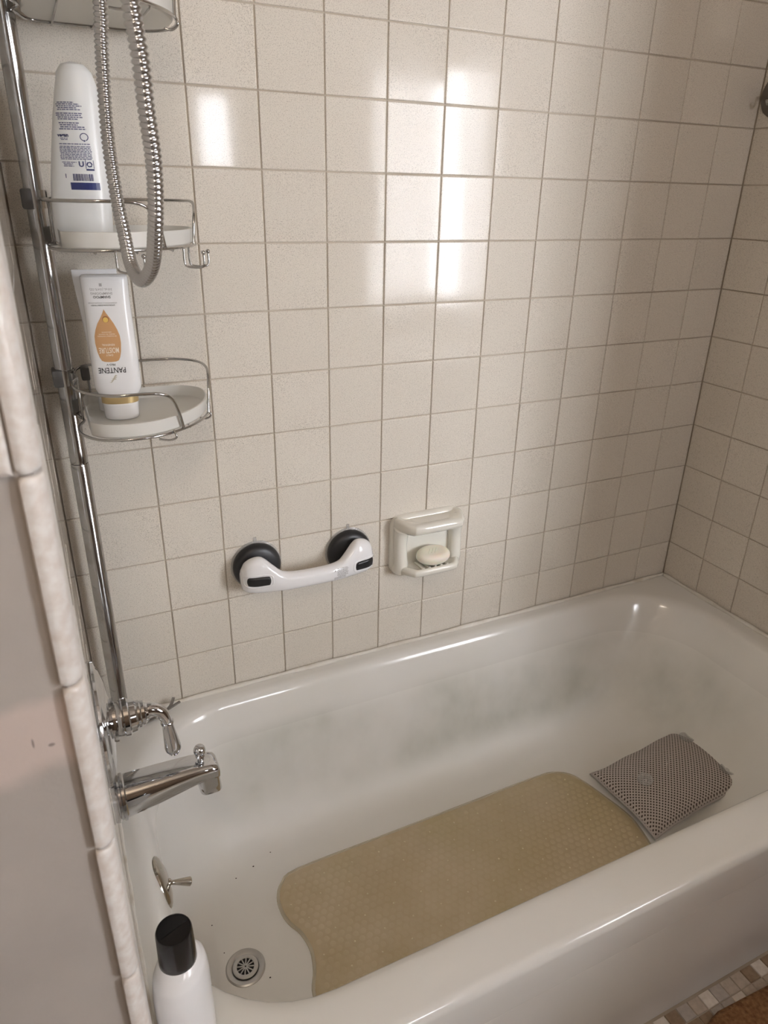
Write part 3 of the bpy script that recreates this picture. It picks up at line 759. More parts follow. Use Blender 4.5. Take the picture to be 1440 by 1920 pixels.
def finish_label(bm, f, step=0.004):
    for _ in range(5):
        es = [e for e in bm.edges if abs(e.verts[0].co.x-e.verts[1].co.x) > step or abs(e.verts[0].co.y-e.verts[1].co.y) > step*4]
        if not es: break
        bmesh.ops.subdivide_edges(bm, edges=es, cuts=1, use_grid_fill=True)
    bmesh.ops.triangulate(bm, faces=[f_ for f_ in bm.faces if len(f_.verts) > 4])
    for v in bm.verts: v.co = f(v.co.x, v.co.y)
    return bm
def rect(x0, x1, z0, z1): return [(x0, z0), (x1, z0), (x1, z1), (x0, z1)]
def text_bm(body, size, x, z, f, flip=False, align='CENTER', sx=1.0, bold=None):
    cu = bpy.data.curves.new('txt', 'FONT'); cu.body = body; cu.size = size; cu.align_x = align; cu.align_y = 'CENTER'; cu.resolution_u = 2
    cu.offset = size*0.012 if bold is None else bold
    o = bpy.data.objects.new('txt', cu); COL.objects.link(o)
    dg = bpy.context.evaluated_depsgraph_get(); me = bpy.data.meshes.new_from_object(o.evaluated_get(dg))
    bm = bmesh.new(); bm.from_mesh(me); bpy.data.objects.remove(o); bpy.data.curves.remove(cu); bpy.data.meshes.remove(me)
    for v in bm.verts:
        a, b_ = v.co.x*sx, v.co.y
        if flip: a, b_ = -a, -b_
        v.co = f(x+a, z+b_)
    return bm
def merge(bms):
    out = bmesh.new()
    for q in bms:
        me = bpy.data.meshes.new('t'); q.to_mesh(me); q.free(); out.from_mesh(me); bpy.data.meshes.remove(me)
    return out

# conditioner bottle on the middle shelf
B1 = Matrix.Translation((-0.5035, -0.118, 0.7765)) @ Matrix.Rotation(math.radians(-17), 4, 'Z')
b1 = thing('conditioner_bottle', 'tall pearly white bottle showing its blue back label on the middle shelf', 'bottle', (-0.5035, -0.118, 0.7765))
p1 = dense([(0.0, 0.0340, 0.0190, 2.6, 0, 0), (0.002, 0.0362, 0.0210, 2.6, 0, 0), (0.03, 0.0372, 0.0225, 2.6, 0.001, 0), (0.07, 0.0360, 0.0225, 2.5, 0.004, 0), (0.11, 0.0330, 0.0215, 2.4, 0.008, 0), (0.15, 0.0292, 0.0195, 2.3, 0.012, 0), (0.18, 0.0252, 0.0170, 2.2, 0.015, 0), (0.198, 0.0205, 0.0135, 2.1, 0.015, 0), (0.206, 0.0135, 0.0090, 2.0, 0.014, 0), (0.2085, 0.004, 0.003, 2.0, 0.013, 0)], 4)
bm = bmesh.new(); bottle_body(bm, p1, B1); obj('body', bm, M_BOTTLE, b1)
f1 = lambda x, z: front_pt(p1, x*1.1+0.0062, z+0.037, B1)
rnd = random.Random(11); sh = []
def textlines(sh, x0, x1, z0, z1, n, ragged=0.15):
    h = (z1-z0)/n
    for i in range(n):
        z = z1-(i+0.5)*h; x = x0+rnd.uniform(0, ragged)*(x1-x0)*rnd.random(); xe = x1-rnd.uniform(0, ragged)*(x1-x0)
        while x < xe:
            L = min(rnd.uniform(0.0015, 0.005), xe-x); sh.append(rect(x, x+L, z-h*0.27, z+h*0.27)); x += L+0.0007
cx = -0.001
textlines(sh, cx-0.0135, cx+0.016, 0.1175, 0.1275, 5, 0.3); textlines(sh, cx-0.014, cx+0.017, 0.107, 0.1155, 4, 0.25)
textlines(sh, cx-0.012, cx+0.018, 0.096, 0.105, 4, 0.3)
textlines(sh, cx-0.014, cx+0.020, 0.0795, 0.0815, 1, 0.05); textlines(sh, cx-0.012, cx-0.003, 0.0845, 0.0875, 2, 0.1)
textlines(sh, cx-0.0135, cx+0.003, 0.0545, 0.0605, 4, 0.3)
bm = label_bm(sh, f1); obj('small_print', finish_label(bm, f1), M_BLUEP, b1, smooth=False)
sh = []
textlines(sh, cx-0.0145, cx+0.021, 0.0625, 0.0785, 9, 0.03)
bm = label_bm(sh, f1); obj('dense_print', finish_label(bm, f1), M_BLUEP, b1, smooth=False)
sh = [rect(cx-0.007, cx+0.0245, 0.028, 0.0365)]
x = cx-0.003
while x < cx+0.019:
    wd = rnd.choice([0.0004, 0.0007, 0.0011]); sh.append(rect(x, x+wd, 0.0385, 0.0465)); x += wd+rnd.choice([0.0004, 0.0007])
sh.append(rect(cx-0.0115, cx-0.0106, 0.0415, 0.0465))
sh += [rect(cx+0.0125, cx+0.021, 0.0505, 0.0525)]
bm = label_bm(sh, f1); obj('barcode_and_panel', finish_label(bm, f1), M_NAVY, b1, smooth=False)
def arc(cx_, cz, r0, r1, a0, a1, n=14):
    out = []
    for k in range(n):
        a, b_ = math.radians(a0+(a1-a0)*k/n), math.radians(a0+(a1-a0)*(k+1)/n)
        out.append([(cx_+r0*math.cos(a), cz+r0*math.sin(a)), (cx_+r1*math.cos(a), cz+r1*math.sin(a)), (cx_+r1*math.cos(b_), cz+r1*math.sin(b_)), (cx_+r0*math.cos(b_), cz+r0*math.sin(b_))])
    return out
sh = arc(cx+0.0145, 0.0885, 0.0037, 0.0046, -70, 260)+arc(cx+0.0145, 0.0842, 0.0, 0.0010, 0, 360, 8)
for k in range(3): sh += arc(cx+0.0165, 0.0575, 0.0018, 0.0031, 100+120*k, 190+120*k, 5)   # recycling arrows
for a0 in (100, 220, 340):
    a = math.radians(a0+95); c0 = (cx+0.0165+0.0025*math.cos(a), 0.0575+0.0025*math.sin(a))
    sh.append([(c0[0]+0.0013*math.cos(a+t), c0[1]+0.0013*math.sin(a+t)) for t in (0.0, 2.1, 4.2)])
sh += [rect(cx+0.0122, cx+0.0129, 0.0527, 0.0625), rect(cx+0.0205, cx+0.0211, 0.0527, 0.0625)]
bm = label_bm(sh, f1)
obj('symbols', finish_label(bm, f1), M_NAVY, b1, smooth=False)
obj('letter_mark', text_bm('U', 0.0085, cx+0.0078, 0.0575, f1, bold=0.0003), M_NAVY, b1, smooth=False)
obj('vegan_lettering', text_bm('vegan', 0.0056, cx-0.0085, 0.0902, f1, bold=0.0002), M_NAVY, b1, smooth=False)

# upside-down shampoo bottle on the lower shelf
B2 = Matrix.Translation((-0.4865, -0.112, 0.530)) @ Matrix.Rotation(math.radians(-9), 4, 'Z')
b2 = thing('shampoo_bottle', 'white shampoo bottle standing upside down with caramel drop label, lower shelf', 'bottle', (-0.4865, -0.112, 0.530))
p2 = dense([(0.034, 0.0255, 0.0180, 2.3, 0, 0), (0.038, 0.0290, 0.0195, 2.4, 0, 0), (0.046, 0.0322, 0.0205, 2.8, 0, 0), (0.054, 0.0328, 0.0205, 3.2, 0, 0), (0.09, 0.0324, 0.0200, 3.4, 0, 0), (0.13, 0.0316, 0.0185, 3.4, 0, 0), (0.17, 0.0308, 0.0165, 3.4, 0, 0), (0.199, 0.0312, 0.0145, 3.4, 0, 0), (0.2025, 0.0308, 0.0135, 3.4, 0, 0), (0.2045, 0.0290, 0.0110, 3.2, 0, 0)], 4)
bm = bmesh.new(); bottle_body(bm, p2, B2); obj('body', bm, M_PANT, b2)
pc = dense([(0.0, 0.0225, 0.0165, 2.2, 0, 0), (0.0015, 0.0242, 0.0178, 2.2, 0, 0), (0.018, 0.0250, 0.0182, 2.2, 0, 0), (0.0245, 0.0255, 0.0183, 2.2, 0, 0)], 3)
bm = bmesh.new(); bottle_body(bm, pc, B2); obj('cap', bm, M_PANT, b2)
pg = dense([(0.0246, 0.0262, 0.0188, 2.2, 0, 0), (0.0340, 0.0262, 0.0188, 2.2, 0, 0)], 1)
bm = bmesh.new(); bottle_body(bm, pg, B2); obj('band', bm, M_GOLD, b2, auto=40, label='gold band')
f2 = lambda x, z: front_pt(p2, x, z, B2); f2b = lambda x, z: front_pt(p2, x, z, B2, 0.0006); f2c = lambda x, z: front_pt(p2, x, z, B2, 0.0009)
def drop(cx_, z0, z1, w_, n=24):
    pr = [(0, 0.0), (0.008, 0.45), (0.03, 0.66), (0.09, 0.80), (0.20, 0.92), (0.36, 1.0), (0.50, 0.98), (0.62, 0.84), (0.74, 0.62), (0.84, 0.38), (0.93, 0.15), (1.0, 0.0)]
    L = [(cx_-w_*b_*(1.0 if a < 0.8 else 0.9), z0+(z1-z0)*a) for a, b_ in pr[1:]]
    Rr = [(cx_+w_*b_, z0+(z1-z0)*a) for a, b_ in pr[1:-1]]
    quads = [[(cx_, z0), Rr[0], L[0]]]
    for i in range(len(Rr)-1): quads.append([L[i], Rr[i], Rr[i+1], L[i+1]])
    quads.append([L[-2], Rr[-1], L[-1]])
    return quads
DXc = -0.0045
bm = label_bm(drop(DXc, 0.0870, 0.1600, 0.0172), f2); obj('drop_label', finish_label(bm, f2, 0.003), M_TAN, b2, smooth=False, label='caramel drop with cream lettering')
obj('nut_rim', finish_label(label_bm(arc(DXc+0.001, 0.1465, 0.0, 0.0046, 0, 360, 16), f2), f2b), M_NUTD, b2, smooth=False)
obj('nut_picture', finish_label(label_bm(arc(DXc+0.0008, 0.1458, 0.0, 0.0036, 0, 360, 16), f2), f2c), M_NUT, b2, smooth=False)
obj('drop_lettering', merge([text_bm('MOISTURE', 0.0108, DXc, 0.1040, f2b, True, sx=0.53), text_bm('DAILY', 0.0034, DXc, 0.0970, f2b, True), text_bm('RENEWAL', 0.0038, DXc, 0.1115, f2b, True), text_bm('0% PARABENS, COLORANTS', 0.0020, DXc, 0.1235, f2b, True), text_bm('MINERAL OIL, SULFATES', 0.0020, DXc, 0.1262, f2b, True), text_bm('SANS SULFATE', 0.0020, DXc, 0.1290, f2b, True)]), M_CREAMP, b2, smooth=False)
obj('brand_lettering', text_bm('PANTENE', 0.0112, DXc+0.0005, 0.0755, f2, True, sx=0.78, bold=0.0001), M_BLKP, b2, smooth=False)
obj('black_lettering', merge([text_bm('PRO-V', 0.0042, DXc, 0.0835, f2, True), text_bm('SHAMPOO', 0.0048, DXc, 0.1765, f2, True), text_bm('HYDRATION EVERY WASH', 0.0026, DXc, 0.1655, f2, True)]), M_BLKP, b2, smooth=False)
obj('grey_lettering', merge([text_bm('SHAMPOOING', 0.0044, DXc, 0.1812, f2, True), text_bm('310 mL (10.4 FL OZ)', 0.0042, DXc, 0.1866, f2, True, sx=0.8), text_bm('HYDRATATION A CHAQUE LAVAGE', 0.0023, DXc, 0.1685, f2, True), finish_label(label_bm([rect(DXc-0.0018, DXc+0.0018, 0.1905, 0.1945)], f2), f2)]), M_GREYP, b2, smooth=False)
sw = []
for k in range(3):
    for i in range(8):
        t0, t1 = i/8, (i+1)/8; g_ = lambda t: (DXc+0.0045-0.010*t*(1-0.1*k)+0.0008*k, 0.0620+0.0024*k+0.0016*math.sin(t*2*PI)-0.0035*t)
        wd = lambda t: 0.0010*math.sin(PI*min(1, t+0.1))+0.0001
        a, b_ = g_(t0), g_(t1); sw.append([(a[0], a[1]-wd(t0)), (b_[0], b_[1]-wd(t1)), (b_[0], b_[1]+wd(t1)), (a[0], a[1]+wd(t0))])
bm = label_bm(sw, f2); obj('wave_emblem', finish_label(bm, f2), M_GREIGE, b2, smooth=False)

# squeeze tube behind it
B3 = Matrix.Translation((-0.494, -0.060, 0.530)) @ Matrix.Rotation(math.radians(2), 4, 'Z')
b3 = thing('squeeze_tube', 'plain white squeeze tube standing on its cap behind the upside-down shampoo bottle', 'tube', (-0.494, -0.060, 0.530))
p3 = dense([(0.030, 0.0190, 0.0190, 2.0, 0, 0), (0.05, 0.0215, 0.0200, 2.0, 0, 0), (0.10, 0.0240, 0.0180, 2.0, 0, 0), (0.15, 0.0270, 0.0120, 2.0, 0, 0), (0.185, 0.0298, 0.0045, 2.2, 0, 0), (0.197, 0.0306, 0.0012, 2.6, 0, 0), (0.207, 0.0308, 0.0010, 3.0, 0, 0)], 5)
bm = bmesh.new(); bottle_body(bm, p3, B3); obj('body', bm, M_PANT, b3)
bm = bmesh.new(); lathe(bm, [(0.0195, 0), (0.0205, 0.001), (0.0205, 0.026), (0.0195, 0.0275)], (-0.494, -0.060, 0.530), 'z', 32); obj('cap', bm, M_PANT, b3, auto=40)

# lotion bottle on the front corner of the rim
lb = (-0.5515, -0.6560, -0.0985)
b4 = thing('lotion_bottle', 'white lotion bottle with glossy black flip cap on the tub rim corner', 'bottle', lb)
B4 = Matrix.Translation(lb) @ Matrix.Rotation(math.radians(58), 4, 'Z')
p4 = dense([(0.0, 0.0335, 0.0240, 2.2, 0, 0), (0.003, 0.0365, 0.0270, 2.2, 0, 0), (0.02, 0.0385, 0.0285, 2.2, 0, 0), (0.08, 0.0385, 0.0285, 2.2, 0, 0), (0.125, 0.0380, 0.0285, 2.2, 0, 0), (0.148, 0.0345, 0.0270, 2.15, 0, 0), (0.160, 0.0270, 0.0230, 2.05, 0, 0), (0.166, 0.0200, 0.0190, 2.0, 0, 0), (0.168, 0.012, 0.012, 2.0, 0, 0)], 5)
bm = bmesh.new(); bottle_body(bm, p4, B4); obj('body', bm, M_PANT, b4)
bm = bmesh.new(); lathe(bm, [(0.0188, 0.158), (0.0200, 0.160), (0.0206, 0.164), (0.0196, 0.209), (0.0188, 0.2115), (0.0182, 0.2110)], lb, 'z', 40, close=False)
cp = obj('cap', bm, M_BLACK, b4, auto=40, label='glossy black cap')
bm = bmesh.new()
for half in (0, 1):
    pts = []
    for k in range(21):
        a = PI*k/20+PI*half+math.radians(20)
        pts.append(Vector((0.0184*math.cos(a), 0.0184*math.sin(a), 0)))
    dz = [0.2105, 0.2105] if half == 0 else [0.2099, 0.2045]
    vs = []
    yd = Vector((-math.sin(math.radians(20)), math.cos(math.radians(20)), 0))
    for p in pts:
        t = max(0, -p.dot(yd))/0.0184; vs.append(bm.verts.new(Vector(lb)+p+Vector((0, 0, dz[0]*(1-t)+dz[1]*t))))
    bm.faces.new(vs)
obj('press_lid', bm, M_BLACK, cp, smooth=False)

# ------------------------------------------------------------------ shower hose
hose_pts = [(-0.458, -0.235, 1.35), (-0.460, -0.238, 1.15), (-0.462, -0.24, 1.03), (-0.465, -0.24, 0.996), (-0.468, -0.24, 0.96), (-0.472, -0.245, 0.895), (-0.472, -0.26, 0.833), (-0.471, -0.28, 0.796), (-0.471, -0.31, 0.764), (-0.468, -0.36, 0.752), (-0.461, -0.4, 0.769), (-0.46, -0.44, 0.804), (-0.459, -0.46, 0.839), (-0.46, -0.475, 0.872), (-0.464, -0.49, 0.907), (-0.466, -0.5, 0.94), (-0.470, -0.505, 0.981), (-0.476, -0.500, 1.10), (-0.49, -0.45, 1.30), (-0.53, -0.40, 1.42)]
raw = smooth_path(hose_pts, 30)
acc = [0.0]
for a, b_ in zip(raw, raw[1:]): acc.append(acc[-1]+(b_-a).length)
step = 0.00105; L = acc[-1]; pts = []; i = 0; s = 0.0
while s < L:
    while acc[i+1] < s: i += 1
    t = (s-acc[i])/(acc[i+1]-acc[i]+1e-12); pts.append(raw[i].lerp(raw[i+1], t)); s += step
rad = [(0.0058, 0.0070, 0.0078, 0.0078, 0.0070)[k % 5] for k in range(len(pts))]
hs = thing('shower_hose', 'ribbed metal shower hose hanging in a loop in front of the caddy', 'hose', (-0.468, -0.36, 0.745))
bm = bmesh.new(); tube(bm, pts, rad, 18); obj('ribbed_hose', bm, M_HOSE, hs)
bm = bmesh.new(); lathe(bm, [(0.011, 0.0), (0.011, 0.045), (0.008, 0.05)], (-0.458, -0.235, 1.34), 'z', 24); obj('end_nut', bm, M_CHROME, hs, auto=40)
# shower arm and hand shower holder above the frame carry the hose
sa = thing('water_pipe', 'chrome shower arm on the plumbing wall that holds the metal hose', 'pipe', (XL, -0.40, 1.46))
bm = bmesh.new(); tube(bm, smooth_path([(XL-0.0, -0.40, 1.47), (-0.575, -0.40, 1.47), (-0.55, -0.40, 1.462), (-0.53, -0.40, 1.43), (-0.528, -0.40, 1.41)], 6), 0.0105, 16); obj('arm_pipe', bm, M_CHROME, sa)
bm = bmesh.new(); lathe(bm, [(0.028, 0.0), (0.028, 0.004), (0.018, 0.012), (0.012, 0.013)], (XL, -0.40, 1.47), 'x', 32); obj('flange', bm, M_CHROME, sa, auto=40)
hd = thing('hand_shower', 'chrome hand shower hanging high on the corner caddy above the frame', 'shower head', (-0.458, -0.235, 1.39))
bm = bmesh.new(); tube(bm, smooth_path([(-0.458, -0.235, 1.392), (-0.458, -0.237, 1.46), (-0.458, -0.245, 1.55), (-0.455, -0.27, 1.60)], 6), 0.012, 16); obj('handle', bm, M_CHROME, hd)
bm = bmesh.new(); lathe(bm, [(0.012, -0.02), (0.03, -0.005), (0.040, 0.004), (0.040, 0.012), (0.034, 0.014), (0, 0.014)], (-0.455, -0.278, 1.604), basis((0.05, -0.8, -0.6)), 32); obj('spray_face', bm, M_CHROME, hd, auto=40)
bm = bmesh.new(); tube(bm, smooth_path([(-0.544, -0.055, 1.47), (-0.51, -0.12, 1.475), (-0.47, -0.21, 1.47), (-0.466, -0.222, 1.47)], 5), 0.006, 12); obj('holder_bracket', bm, M_CHROME, hd)

# ------------------------------------------------------------------ shower valve
VY, VZ = -0.37, 0.183
sv = thing('shower_valve', 'chrome shower valve with round domed plate and lever handle on the plumbing wall', 'faucet', (XL, VY, VZ))
bm = bmesh.new(); lathe(bm, [(0.084, 0.0), (0.086, 0.002), (0.085, 0.005), (0.079, 0.0075), (0.075, 0.0075), (0.071, 0.010), (0.055, 0.0145), (0.036, 0.0165), (0.030, 0.018), (0.030, 0.022)], (XL, VY, VZ), 'x', 64)
obj('escutcheon', bm, M_CHROME, sv, auto=35, label='round domed chrome plate')
bm = bmesh.new(); lathe(bm, [(0.0235, 0.020), (0.0245, 0.024), (0.0245, 0.030), (0.0262, 0.032), (0.0262, 0.038), (0.0235, 0.040), (0.0225, 0.047), (0.0190, 0.050), (0.0190, 0.053), (0.0170, 0.055), (0.0170, 0.059), (0.0135, 0.061), (0.0118, 0.064)], (XL, VY, VZ), 'x', 40)
obj('handle_hub', bm, M_CHROME, sv, auto=30)
bm = bmesh.new()
lv = smooth_path([(XL+0.060, VY, VZ+0.001), (XL+0.068, VY, VZ+0.002), (XL+0.078, VY-0.001, VZ-0.003), (XL+0.0845, VY-0.002, VZ-0.014), (XL+0.087, VY-0.003, VZ-0.024)], 6)
tube(bm, lv, lambda t: 0.0105-0.0030*t, 20); hl = obj('lever_neck', bm, M_CHROME, sv)
d_ = Vector((0.07, -0.05, -1)).normalized()
bm = bmesh.new(); lathe(bm, [(0.0085, 0), (0.0092, 0.001), (0.0092, 0.003), (0.0076, 0.004), (0.0082, 0.012), (0.0100, 0.030), (0.0115, 0.044), (0.0112, 0.049), (0.0085, 0.053), (0.0082, 0.0545), (0.0065, 0.057), (0, 0.0578)], (XL+0.087, VY-0.003, VZ-0.023), basis(d_), 24)
obj('lever_grip', bm, M_CHROME, hl, auto=40)

# ------------------------------------------------------------------ tub spout
SZ = 0.046
ts = thing('tub_spout', 'chrome tub spout with a round diverter knob below the shower valve', 'spout', (XL, VY, SZ))
bm = bmesh.new(); lathe(bm, [(0.033, 0), (0.034, 0.002), (0.034, 0.006), (0.0315, 0.008), (0.0315, 0.011), (0.0335, 0.0125), (0.0335, 0.016), (0.031, 0.018)], (XL, VY, SZ), 'x', 48); obj('flange', bm, M_CHROME, ts, auto=30)
bm = bmesh.new(); rings = []
prof = [(0.012, 0.0300, 0.0300, -0.0290, 2.2), (0.03, 0.0292, 0.0296, -0.0262, 2.3), (0.06, 0.0272, 0.0288, -0.0200, 2.6), (0.09, 0.0246, 0.0276, -0.0128, 2.9), (0.115, 0.0226, 0.0262, -0.0070, 3.1), (0.128, 0.0218, 0.0248, -0.0050, 3.2), (0.140, 0.0212, 0.0235, -0.0060, 3.4), (0.147, 0.0200, 0.0205, -0.0070, 3.4), (0.1505, 0.0180, 0.0165, -0.0060, 3.2), (0.1520, 0.012, 0.008, -0.002, 2.5)]
seg = 40
for xx, hw, zt, zb_, n_ in prof:
    r = []
    for k in range(seg):
        a = 2*PI*k/seg; c_, s = math.cos(a), math.sin(a); e = 2/n_
        yy = hw*math.copysign(abs(c_)**e, c_); zz = (zt+zb_)/2+(zt-zb_)/2*math.copysign(abs(s)**e, s)
        r.append(Vector((XL+xx, VY+yy, SZ+zz)))
    rings.append(r)
loft(bm, rings)
# mouth of the spout, turned down
rings = []
for zz, sx_, sy_ in ((0.012, 0.017, 0.0205), (0.0, 0.0175, 0.0208), (-0.014, 0.0170, 0.0200), (-0.0285, 0.0165, 0.0190), (-0.030, 0.0150, 0.0175), (-0.0285, 0.0130, 0.016), (-0.020, 0.0125, 0.0155)):
    rings.append([Vector((XL+0.1335+0.002*(-zz/0.02)+sx_*math.copysign(abs(math.cos(2*PI*k/32))**0.55, math.cos(2*PI*k/32)), VY+sy_*math.copysign(abs(math.sin(2*PI*k/32))**0.6, math.sin(2*PI*k/32)), SZ+zz)) for k in range(32)])
loft(bm, rings)
obj('spout_body', bm, M_CHROME, ts, auto=50)
bm = bmesh.new(); lathe(bm, [(0.0075, 0.0235), (0.0078, 0.0265), (0.0045, 0.029), (0.0040, 0.033), (0.0048, 0.035), (0.0070, 0.0365), (0.0050, 0.039), (0.0072, 0.0415), (0.0090, 0.046), (0.0086, 0.050), (0.0066, 0.0535), (0.003, 0.0552), (0, 0.0555)], (XL+0.127, VY, SZ-0.004), 'z', 28); obj('diverter_knob', bm, M_CHROME, ts, auto=50)

# ------------------------------------------------------------------ forked strap lying on the ledge
sp_ = thing('plastic_strap', 'dark grey strap with a forked end lying on the ledge behind the lever handle', 'strap', (-0.49, -0.035, -0.0985))
bm = bmesh.new()
def strap(pts, w_):
    pts = smooth_path(pts, 5); prev = None
    for i, p in enumerate(pts):
        t = (pts[min(i+1, len(pts)-1)]-pts[max(0, i-1)]).normalized(); s = Vector((-t.y, t.x, 0)).normalized()*w_
        ring = [bm.verts.new(p+s+Vector((0, 0, 0.0012))), bm.verts.new(p-s+Vector((0, 0, 0.0012))), bm.verts.new(p-s-Vector((0, 0, 0.0012))), bm.verts.new(p+s-Vector((0, 0, 0.0012)))]
        if prev:
            for k in range(4): bm.faces.new((prev[k], prev[(k+1) % 4], ring[(k+1) % 4], ring[k]))
        else: bm.faces.new(list(reversed(ring)))
        prev = ring
    bm.faces.new(prev)
strap([(-0.538, -0.052, -0.0972), (-0.515, -0.045, -0.0965), (-0.49, -0.040, -0.094), (-0.473, -0.034, -0.090)], 0.0034)
strap([(-0.474, -0.035, -0.090), (-0.464, -0.028, -0.085), (-0.456, -0.014, -0.080)], 0.0028)
strap([(-0.470, -0.033, -0.089), (-0.458, -0.030, -0.086), (-0.446, -0.026, -0.084)], 0.0026)
obj('strap', bm, M_TIE, sp_, smooth=False)

# ------------------------------------------------------------------ suction grab bar
gb = thing('grab_bar', 'white suction grab bar with black cups and release tabs on the tiled wall', 'grab bar', (-0.17, 0, 0.168))
CX = (-0.2685, -0.0735); CZ = (0.1755, 0.1675)
for x, z in zip(CX, CZ):
    bm = bmesh.new(); lathe(bm, [(0.0505, -0.0003), (0.0505, -0.0022), (0.0478, -0.0036)], (x, 0, z), 'y', 48)
    bmesh.ops.reverse_faces(bm, faces=bm.faces)
    box(bm, (x-0.0035, -0.0022, z+0.048), (x+0.0035, -0.0003, z+0.059), 0.0009, 1)
    cupp = obj('suction_pad', bm, M_CLEAR, gb, auto=40, label='clear rubber suction pad')
    bm = bmesh.new(); lathe(bm, [(0.0470, -0.0036), (0.0475, -0.007), (0.0465, -0.013), (0.0440, -0.016), (0.0425, -0.018), (0.036, -0.0215), (0.020, -0.023), (0, -0.023)], (x, 0, z), 'y', 48)
    bmesh.ops.reverse_faces(bm, faces=bm.faces)
    obj('suction_cup', bm, M_BLACKRUB, gb, auto=50, label='black suction cup housing')
# body: lofted along x
bm = bmesh.new(); rings = []
xa, xb_ = CX[0]-0.040, CX[1]+0.040
def gz(t): return 0.1615+(0.158-0.1615)*t
keys = [(0.0, 0.010, 0.006, -0.030, 0.006), (0.006, 0.0205, 0.011, -0.033, 0.004), (0.03, 0.0300, 0.0165, -0.037, 0.009), (0.07, 0.0352, 0.0195, -0.040, 0.012), (0.12, 0.0375, 0.0200, -0.042, 0.013), (0.16, 0.0360, 0.0195, -0.044, 0.011), (0.22, 0.0275, 0.0175, -0.049, 0.004), (0.28, 0.0200, 0.0155, -0.053, -0.003), (0.36, 0.0175, 0.0145, -0.057, -0.004), (0.5, 0.0170, 0.0142, -0.0585, -0.004)]
full = keys+[(1-k[0], *k[1:]) for k in reversed(keys[:-1])]
dn = []
L = len(full); g = lambda i: full[max(0, min(L-1, i))]
for i in range(L-1):
    for k in range(5):
        t = k/5; q = [g(i-1), g(i), g(i+1), g(i+2)]
        dn.append([q[1][0]+(q[2][0]-q[1][0])*t]+[0.5*((2*q[1][j])+(q[2][j]-q[0][j])*t+(2*q[0][j]-5*q[1][j]+4*q[2][j]-q[3][j])*t*t+(3*q[1][j]-q[0][j]-3*q[2][j]+q[3][j])*t**3) for j in range(1, 5)])
dn.append(full[-1])
GB = []
for s, h, d_, yc, dz in dn:
    x = xa+(xb_-xa)*s; zc_ = gz(s)+dz; GB.append((x, h, d_, yc, zc_))
    rings.append([Vector((x, yc+d_*math.copysign(abs(math.sin(2*PI*k/36))**0.85, math.sin(2*PI*k/36)), zc_+h*math.copysign(abs(math.cos(2*PI*k/36))**0.9, math.cos(2*PI*k/36)))) for k in range(36)])
loft(bm, rings)
gbody = obj('handle', bm, M_WHITEPL, gb, label='glossy white handle')
def gfront(x, z, lift=0.0004):
    for a, b_ in zip(GB, GB[1:]):
        if a[0] <= x <= b_[0]:
            t = (x-a[0])/(b_[0]-a[0]); q = [a[i]+(b_[i]-a[i])*t for i in range(5)]
            c_ = max(-0.99, min(0.99, (z-q[4])/q[1])); ang = abs(c_)**(1/0.9); sn = math.sqrt(max(0, 1-ang*ang))
            return Vector((x, q[3]-q[2]*sn**0.85-lift, z))
    return Vector((x, -0.06, z))
# release tabs (black) in oval recesses
def grid_patch(x0, x1, z0, z1, lift, rr_, nx=16, nz=8, top=0.0):
    bm = bmesh.new(); g_ = []
    for j in range(nz+1):
        row = []
        for i in range(nx+1):
            u = -1+2*i/nx; v = -1+2*j/nz
            # squircle mapping for rounded ends
            uu = u*math.sqrt(1-0.22*v*v); vv = v*math.sqrt(1-0.22*u*u)
            x = (x0+x1)/2+(x1-x0)/2*uu; z = (z0+z1)/2+(z1-z0)/2*vv
            ed = max(abs(u), abs(v)); p = gfront(x, z, lift if ed < 0.99 else -0.001); p.y -= top*(u if top > 0 else 0)*0
            row.append(bm.verts.new(p))
        g_.append(row)
    for j in range(nz):
        for i in range(nx): bm.faces.new((g_[j][i], g_[j][i+1], g_[j+1][i+1], g_[j+1][i]))
    return bm
for k, (xc, zc_) in enumerate(((-0.2795, 0.1690), (-0.0600, 0.1600))):
    bm = grid_patch(xc-0.0225, xc+0.0225, zc_-0.0108, zc_+0.0108, 0.0035, 0.004)
    obj('release_tab', bm, M_BLACKRUB, gbody, label='black release tab')
    bm = bmesh.new(); ring = []
    for q in range(40):
        a = 2*PI*q/40; u = math.copysign(abs(math.cos(a))**0.5, math.cos(a)); v = math.copysign(abs(math.sin(a))**0.5, math.sin(a))
        ring.append(gfront(xc+0.0262*u, zc_+0.0130*v, -0.0002))
    tube(bm, ring, 0.0014, 8, closed=True); obj('tab_surround', bm, M_WHITEPL, gbody)
lt = bmesh.new(); sh = [[(-0.131, 0.162), (-0.126, 0.162), (-0.1285, 0.1665)]]; rnd = random.Random(5); textlines(sh, -0.125, -0.099, 0.1500, 0.1675, 8, 0.1); textlines(sh, -0.131, -0.104, 0.1440, 0.1500, 3, 0.05)
fg = lambda x, z: gfront(x, z, 0.0003)
bm = label_bm(sh, fg); obj('warning_print', finish_label(bm, fg), M_GREYP, gbody, smooth=False)

# ------------------------------------------------------------------ soap dish
sd = thing('soap_dish', 'ivory ceramic wall soap dish with upper grab ledge', 'soap dish', (0.107, 0, 0.09))
def xz_loft(rows, n_=4.0, seg=48):
    """rows: (y, cx, cz, hx, hz) superellipse outlines stacked along y"""
    bm = bmesh.new(); rings = []
    for y, cx_, cz, hx, hz in rows:
        rings.append([Vector((cx_+hx*math.copysign(abs(math.cos(2*PI*k/seg))**(2/n_), math.cos(2*PI*k/seg)), y, cz+hz*math.copysign(abs(math.sin(2*PI*k/seg))**(2/n_), math.sin(2*PI*k/seg)))) for k in range(seg)])
    loft(bm, list(reversed(rings))); return bm
